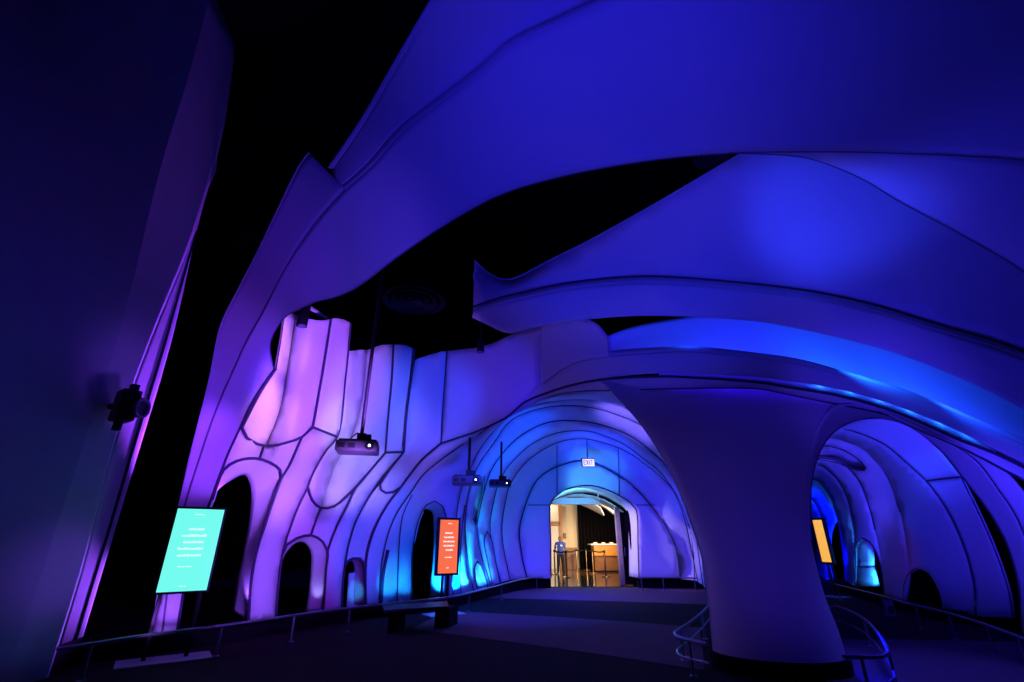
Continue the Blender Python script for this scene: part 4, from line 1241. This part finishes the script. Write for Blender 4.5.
cx0, cx1 = at(579, 545, 29).x, at(640, 545, 29).x
vs, fs = [], []
N = 120
for i in range(N + 1):
    x = cx0 + (cx1 - cx0) * i / N
    y = 29 + .09 * math.sin(i * 0.9)
    vs += [Vector((x, y, 0.02)), Vector((x, y, 5.2))]
for i in range(N):
    fs.append((2 * i, 2 * i + 2, 2 * i + 3, 2 * i + 1))
mb.add(vs, fs)
mb.build('drape', M['curtain'], cu, thick=.02)
MB().cyl(Vector((cx0, 29, 5.2)), Vector((cx1, 29, 5.2)), .03, 10).build('curtain_rod', M['steel'], cu)
# wooden door frame with pale panels on the lobby wall
df = empty('lobby_door', (at(555, 560, 29.8).x, 29.9, 0), 'pale door in a honey wood frame behind the person in the lobby', 'door')
def rect(x0, y0, x1, y1, Y, th=.08):
    a_, b_ = at((x0), (y0 + y1) / 2, Y), at((x1), (y0 + y1) / 2, Y)
    zt, zb_ = at((x0 + x1) / 2, y0, Y).z, at((x0 + x1) / 2, y1, Y).z
    return Vector(((a_.x + b_.x) / 2, Y, (zt + zb_) / 2)), Vector((b_.x - a_.x, th, zt - zb_))
for nm, x0, y0, x1, y1, mm in (('frame_post', 559, 505, 562.5, 566, 'wood'), ('frame_rail', 545, 522, 560, 525.5, 'wood'), ('door_panel', 545, 526, 559, 566, 'white'), ('transom_panel', 545, 506, 559, 521.5, 'white')):
    c, dd = rect(x0, y0, x1, y1, 29.8)
    if y1 > 560:
        zt_ = c.z + dd.z / 2
        c.z, dd.z = zt_ / 2, zt_
    MB().box(c, dd).build(nm, M[mm], df, flat=True, bevel=.01)
c, dd = rect(563.4, 533, 566.2, 538.5, 29.85, .06)
pf = MB().box(c, dd).build('wall_frame', M['wooddark'], None, flat=True, bevel=.01)
tag(pf, 'small dark framed notice on the cream lobby wall right of the person', 'frame')
c, dd = rect(564, 542.5, 565.6, 545.5, 29.85, .05)
sw = MB().box(c, dd).build('wall_switch', M['wooddark'], None, flat=True, bevel=.01)
tag(sw, 'tiny dark wall switch below the framed notice in the lobby', 'switch')
# counter
cn = empty('reception_counter', (at(604, 570, 27).x, 27, 0), 'long honey wood reception counter before the black curtain in the lobby', 'counter')
c, dd = rect(592.5, 545, 630, 555.5, 26.6, 1.0)
MB().box(c, dd).build('upper_front', M['wood'], cn, flat=True, bevel=.02)
c2, d2 = rect(593.5, 555.5, 630, 571, 26.7, .9)
zt = c2.z + d2.z / 2
MB().box(Vector((c2.x, c2.y, zt / 2 + .04)), (d2.x, d2.y, zt - .08)).build('lower_front', M['wooddark'], cn, flat=True, bevel=.02)
MB().box(Vector((c.x - .06, c.y, c.z + dd.z / 2 + .03)), (dd.x + .2, 1.15, .06)).build('counter_top', M['white'], cn, flat=True, bevel=.015)
MB().box(Vector((c2.x, c2.y, .04)), (d2.x - .1, d2.y - .1, .08)).build('toe_kick', M['black'], cn, flat=True)
for i, px in enumerate((595, 603, 611)):
    b_ = at(px, 543, 26.6)
    o = MB().lathe(Vector((b_.x, 26.5, c.z + dd.z / 2 + .06)), [(.05, 0), (.10, .02), (.12, .06), (.07, .07)], 16).build('bowl', M['white'], None)
    tag(o, ['white bowl at the left end of the lobby counter', 'white bowl in the middle of the lobby counter', 'white bowl by the door post end of the lobby counter'][i], 'bowl', 'white bowls on the counter')
# low wooden cabinet behind the person
wc = empty('low_cabinet', (at(570, 565, 28.8).x, 28.8, 0), 'low brown wooden cabinet against the cream lobby wall', 'cabinet')
c, dd = rect(564.5, 548.5, 576, 566, 28.8, .6)
MB().box(Vector((c.x, c.y, (c.z + dd.z / 2) / 2)), (dd.x, dd.y, c.z + dd.z / 2)).build('body', M['wooddark'], wc, flat=True, bevel=.015)
MB().box(Vector((c.x, c.y, c.z + dd.z / 2 + .025)), (dd.x + .1, dd.y + .1, .05)).build('top', M['wood'], wc, flat=True, bevel=.01)


def stanchion(px, py, label):
    b_ = at_z(px, py, 0)
    t = empty('barrier_post', (b_.x, b_.y, 0), label, 'barrier post', 'brass barrier posts in the lobby')
    MB().lathe(b_, [(.19, 0), (.19, .02), (.15, .04), (.04, .06)], 20).build('base', M['brass'], t)
    MB().cyl(b_ + Vector((0, 0, .05)), b_ + Vector((0, 0, .98)), .036, 14).build('post', M['brass'], t)
    MB().lathe(b_ + Vector((0, 0, .97)), [(.045, 0), (.05, .03), (.05, .09), (.03, .11)], 16).build('belt_head', M['belt'], t)
    return b_


sp_ = [(555, 574.5, 'brass barrier post beside the doorway edge, in front of the person'), (567, 577.5, 'brass barrier post just right of the person, nearest the door'),
       (577.5, 572, 'brass barrier post before the end of the cream wall'), (587, 570, 'brass barrier post before the left edge of the black curtain'),
       (593.5, 573.5, 'brass barrier post before the left end of the counter'), (606, 577, 'brass barrier post standing before the middle of the counter')]
SB = [stanchion(*q) for q in sp_]
for i, (a_, b_) in enumerate(((0, 1), (1, 2), (2, 3), (3, 4), (4, 5))):
    p, q_ = SB[a_] + Vector((0, 0, 1.03)), SB[b_] + Vector((0, 0, 1.03))
    u = (q_ - p).normalized()
    pts = [p.lerp(q_, t) - Vector((0, 0, .05 * math.sin(math.pi * t))) for t in np.linspace(.04, .96, 9)]
    vs, fs = [], []
    n_ = Vector((-u.y, u.x, 0)) * .004
    for s in pts:
        vs += [s + n_ + Vector((0, 0, .03)), s + n_ - Vector((0, 0, .03)), s - n_ - Vector((0, 0, .03)), s - n_ + Vector((0, 0, .03))]
    for k in range(8):
        for j in range(4):
            fs.append((k * 4 + j, k * 4 + (j + 1) % 4, k * 4 + 4 + (j + 1) % 4, k * 4 + 4 + j))
    o = MB().add(vs, fs).build('barrier_belt', M['belt'], None, flat=True)
    tag(o, ['black barrier belt passing before the person', 'black barrier belt before the low wooden cabinet', 'black barrier belt before the cream wall end', 'short black barrier belt before the curtain edge', 'black barrier belt before the counter'][i], 'barrier belt', 'black belts between the barrier posts')

# right door post and open dark leaf
dp = empty('open_door', (at(625, 585, 18.6).x, 18.7, 0), 'dark door leaf standing open at the right of the arched doorway', 'door')
c, dd = rect(623.0, 512, 631.5, 587, 18.95, .08)
MB().box(Vector((c.x, 19.0, (c.z + dd.z / 2) / 2 + .01)), (dd.x, .08, c.z + dd.z / 2 - .02)).build('door_leaf', M['black'], dp, flat=True, bevel=.01)
MB().cyl(Vector((c.x - dd.x / 2 + .06, 18.93, .95)), Vector((c.x - dd.x / 2 + .06, 18.93, 1.25)), .015, 8).build('door_handle', M['steel'], dp)
c, dd = rect(617.6, 507, 622.4, 587, 18.95, .2)
st = MB().box(Vector((c.x, 19.0, (c.z + dd.z / 2) / 2)), (dd.x, .2, c.z + dd.z / 2)).build('door_post', M['marble'], None, flat=True, bevel=.02)
tag(st, 'pale mottled stone post between the lobby counter and the dark door leaf', 'door post')

# vaulted canopy of the lobby
cv = empty('lobby_canopy', (3.0, 22, 3.2), 'pale cyan fabric canopy of pointed fins above the lobby', 'canopy')
def arc(pts, Y):
    return [(p[0], p[1], Y) for p in pts]
loft('canopy_panel', arc([(550, 503), (560, 492), (575, 485), (592, 484), (612, 490), (630, 501), (640, 510)], 19.3),
     arc([(552, 500), (562, 496), (578, 492.5), (592, 493), (608, 498), (620, 505), (628, 511)], 22.5), parent=cv, nv=8)
loft('canopy_panel', arc([(548, 499), (562, 496.5), (578, 494), (590, 495.5), (604, 500), (616, 507), (624, 513)], 22.5),
     arc([(548, 502), (560, 499), (576, 497), (588, 499), (598, 504), (607, 509), (614, 515)], 25.5), parent=cv, nv=8)
loft('canopy_panel', arc([(548, 501), (560, 499.5), (576, 498), (588, 500), (596, 504), (602, 509), (604, 515.5)], 25.5),
     arc([(545, 505), (556, 504), (568, 503), (578, 504), (586, 507), (594, 511), (603, 516)], 27.8), parent=cv, nv=8)
seam(arc([(552, 500), (562, 496), (578, 492.5), (592, 493), (608, 498), (620, 505), (628, 511)], 22.4), parent=cv, r=.035)
seam(arc([(548, 501), (560, 499), (576, 497), (588, 499), (598, 504), (607, 509), (614, 515)], 25.4), parent=cv, r=.035)
c, dd = rect(552, 498, 600.5, 504.5, 24.5, .3)
bm_ = MB().box(c, dd).build('lobby_beam', M['fabric'], None, flat=True, bevel=.02)
tag(bm_, 'straight pale blue beam crossing under the lobby canopy', 'beam')
o = MB().box(at(598, 496, 21) + Vector((0, 0, .0)), (.05, .05, .35)).build('sprinkler', M['steel'], None, flat=True, bevel=.01)
tag(o, 'tiny pendant fitting on the lobby canopy above the beam end', 'pendant')
light('SPOT', (3.4, 19.4, 2.3), (3.7, 28, 0.6), WARM, 4600, 0.4, 34, 1.0)  # added lights without fixtures for the lobby, its canopy and beam
light('AREA', (4.6, 24.0, 2.4), (5.4, 27, .4), WARM, 120, .6)
light('POINT', (1.9, 29.0, 3.6), None, WARM, 110, .3)
light('POINT', (2.7, 20.4, 2.9), None, (0.10, 0.62, 1.0), 70, .3)
light('POINT', (3.9, 20.8, 2.8), None, (0.28, 0.60, 1.0), 60, .3)
light('SPOT', (3.2, 22.6, 2.6), (3.2, 24.5, 3.4), (0.10, 0.40, 1.0), 120, .2, 90)


# ------------------------------------------------------------------ person in the lobby
def person():
    f = at_z(561, 573.5, 0)
    S = 1.72
    t = empty('person', (f.x, f.y, 0), 'person in a blue polo shirt and dark trousers standing in the lobby', 'person')
    me = bpy.data.meshes.new('skeleton')
    J = {'pelvis': (0, 0, .53), 'waist': (0, -.005, .62), 'chest': (0, 0, .73), 'neck0': (0, .005, .815), 'neck': (0, 0, .855), 'head': (0, -.01, .905), 'crown': (0, -.005, .965),
         'hipL': (.05, 0, .51), 'kneeL': (.062, -.012, .285), 'ankL': (.07, .012, .045), 'toeL': (.085, -.075, .018),
         'hipR': (-.05, 0, .51), 'kneeR': (-.065, -.02, .285), 'ankR': (-.08, .0, .045), 'toeR': (-.10, -.085, .018),
         'shL': (.105, .005, .80), 'elL': (.145, .01, .635), 'wrL': (.105, -.09, .545), 'haL': (.09, -.12, .53),
         'shR': (-.105, .005, .80), 'elR': (-.15, .015, .635), 'wrR': (-.12, -.085, .54), 'haR': (-.10, -.115, .525)}
    rad = {'pelvis': (.085, .062), 'waist': (.078, .056), 'chest': (.092, .062), 'neck0': (.045, .04), 'neck': (.031, .031), 'head': (.043, .052), 'crown': (.036, .042),
           'hipL': (.052, .055), 'kneeL': (.034, .036), 'ankL': (.022, .025), 'toeL': (.020, .014), 'shL': (.038, .036), 'elL': (.025, .025), 'wrL': (.016, .016), 'haL': (.019, .011)}
    for k in list(rad):
        if k.endswith('L'):
            rad[k[:-1] + 'R'] = rad[k]
    E = [('pelvis', 'waist'), ('waist', 'chest'), ('chest', 'neck0'), ('neck0', 'neck'), ('neck', 'head'), ('head', 'crown')]
    for s in 'LR':
        E += [('pelvis', 'hip' + s), ('hip' + s, 'knee' + s), ('knee' + s, 'ank' + s), ('ank' + s, 'toe' + s), ('chest', 'sh' + s), ('sh' + s, 'el' + s), ('el' + s, 'wr' + s), ('wr' + s, 'ha' + s)]
    # five fingers on each hand
    fin = {}
    for s, sg_ in (('L', -1), ('R', 1)):
        hx, hy, hz = J['ha' + s]
        for i, (ox, ln) in enumerate(((-.013, .030), (-.0045, .036), (.0045, .034), (.013, .026))):
            J[f'f{i}a' + s] = (hx + ox + sg_ * .004, hy - .020, hz - .004)
            J[f'f{i}b' + s] = (hx + ox + sg_ * .008, hy - .020 - ln * .6, hz - .012)
            J[f'f{i}c' + s] = (hx + ox + sg_ * .012, hy - .020 - ln * .8, hz - .026)
            E += [('ha' + s, f'f{i}a' + s), (f'f{i}a' + s, f'f{i}b' + s), (f'f{i}b' + s, f'f{i}c' + s)]
            for c_ in 'abc':
                rad[f'f{i}{c_}' + s] = (.0052, .0052)
        J['tha' + s] = (hx + sg_ * .024, hy - .006, hz + .004)
        J['thb' + s] = (hx + sg_ * .03, hy - .026, hz + .002)
        E += [('ha' + s, 'tha' + s), ('tha' + s, 'thb' + s)]
        rad['tha' + s] = rad['thb' + s] = (.006, .006)
    names = list(J)
    me.from_pydata([tuple(S * c_ for c_ in J[n]) for n in names], [(names.index(a), names.index(b)) for a, b in E], [])
    tmp = bpy.data.objects.new('skeleton', me)
    COL.objects.link(tmp)
    sk = tmp.modifiers.new('skin', 'SKIN')
    sk.use_smooth_shade = True
    for i, n in enumerate(names):
        v = me.skin_vertices[0].data[i]
        v.radius = (rad[n][0] * S, rad[n][1] * S)
        v.use_root = n == 'pelvis'
    ss = tmp.modifiers.new('sub', 'SUBSURF')
    ss.levels = ss.render_levels = 2
    dg = bpy.context.evaluated_depsgraph_get()
    dg.update()
    body = bpy.data.meshes.new_from_object(tmp.evaluated_get(dg))
    bpy.data.objects.remove(tmp)
    body.name = 'body'
    # face: nose, brow and eye sockets pushed from the head's surface (faces -Y)
    for v in body.vertices:
        x, y, z = v.co / S
        if z > .87 and y < -.02:
            nz = math.exp(-((x / .008) ** 2 + ((z - .905) / .012) ** 2))
            v.co.y -= S * .016 * nz
            for ex_ in (-.017, .017):
                v.co.y += S * .006 * math.exp(-(((x - ex_) / .008) ** 2 + ((z - .918) / .007) ** 2))
    body.materials.clear()
    body.materials.append(M['skin'])
    for p in body.polygons:
        p.use_smooth = True
    o = bpy.data.objects.new('body', body)
    COL.objects.link(o)
    o.parent = t

    def clothing(name, test, m, grow):
        bm = bmesh.new()
        bm.from_mesh(body)
        bm.normal_update()
        for v in bm.verts:
            v.co += v.normal * grow
        kill = [fc for fc in bm.faces if not test(fc.calc_center_median() / S)]
        bmesh.ops.delete(bm, geom=kill, context='FACES')
        m2 = bpy.data.meshes.new(name)
        bm.to_mesh(m2)
        bm.free()
        m2.materials.clear()
        m2.materials.append(m)
        oo = bpy.data.objects.new(name, m2)
        COL.objects.link(oo)
        oo.parent = t
        md = oo.modifiers.new('thickness', 'SOLIDIFY')
        md.thickness = .008
        md.offset = -1
        return oo
    clothing('polo_shirt', lambda c: (c.z > .50 and c.z < .835 and abs(c.x) < .115 and c.y > -.075) or (abs(c.x) > .095 and c.z > .66 and c.z < .84), M['shirt'], .014)
    clothing('trousers', lambda c: c.z < .545 and c.z > .045 and c.y > -.075 and abs(c.x) < .108, M['trousers'], .012)
    clothing('shoe', lambda c: c.z < .05, M['hair'], .010)
    clothing('hair', lambda c: c.z > .885 and (c.y > -.012 or c.z > .945), M['hair'], .020)
    for s in (-1, 1):
        MB().lathe(Vector((f.x + s * .017 * S, f.y - .052 * S, .914 * S)), [(.004, -.006), (.008, 0), (.004, .006)], 10).build('eye', M['white'], t)
        MB().box(Vector((f.x + s * .047 * S, f.y - .004 * S, .908 * S)), (.016, .03, .055)).build('ear', M['skin'], t, bevel=.007)
    MB().box(Vector((f.x, f.y - .062 * S, .882 * S)), (.042, .01, .010)).build('mouth', M['wooddark'], t, bevel=.003)
    MB().box(Vector((f.x - .10 * S, f.y - .028 * S, .725 * S)), (.06, .012, .05)).build('sleeve_badge', M['white'], t, flat=True, bevel=.004)
    MB().box(Vector((f.x + .035 * S, f.y - .074 * S, .73 * S)), (.10, .012, .07)).build('chest_badge', M['white'], t, flat=True, bevel=.004)


person()
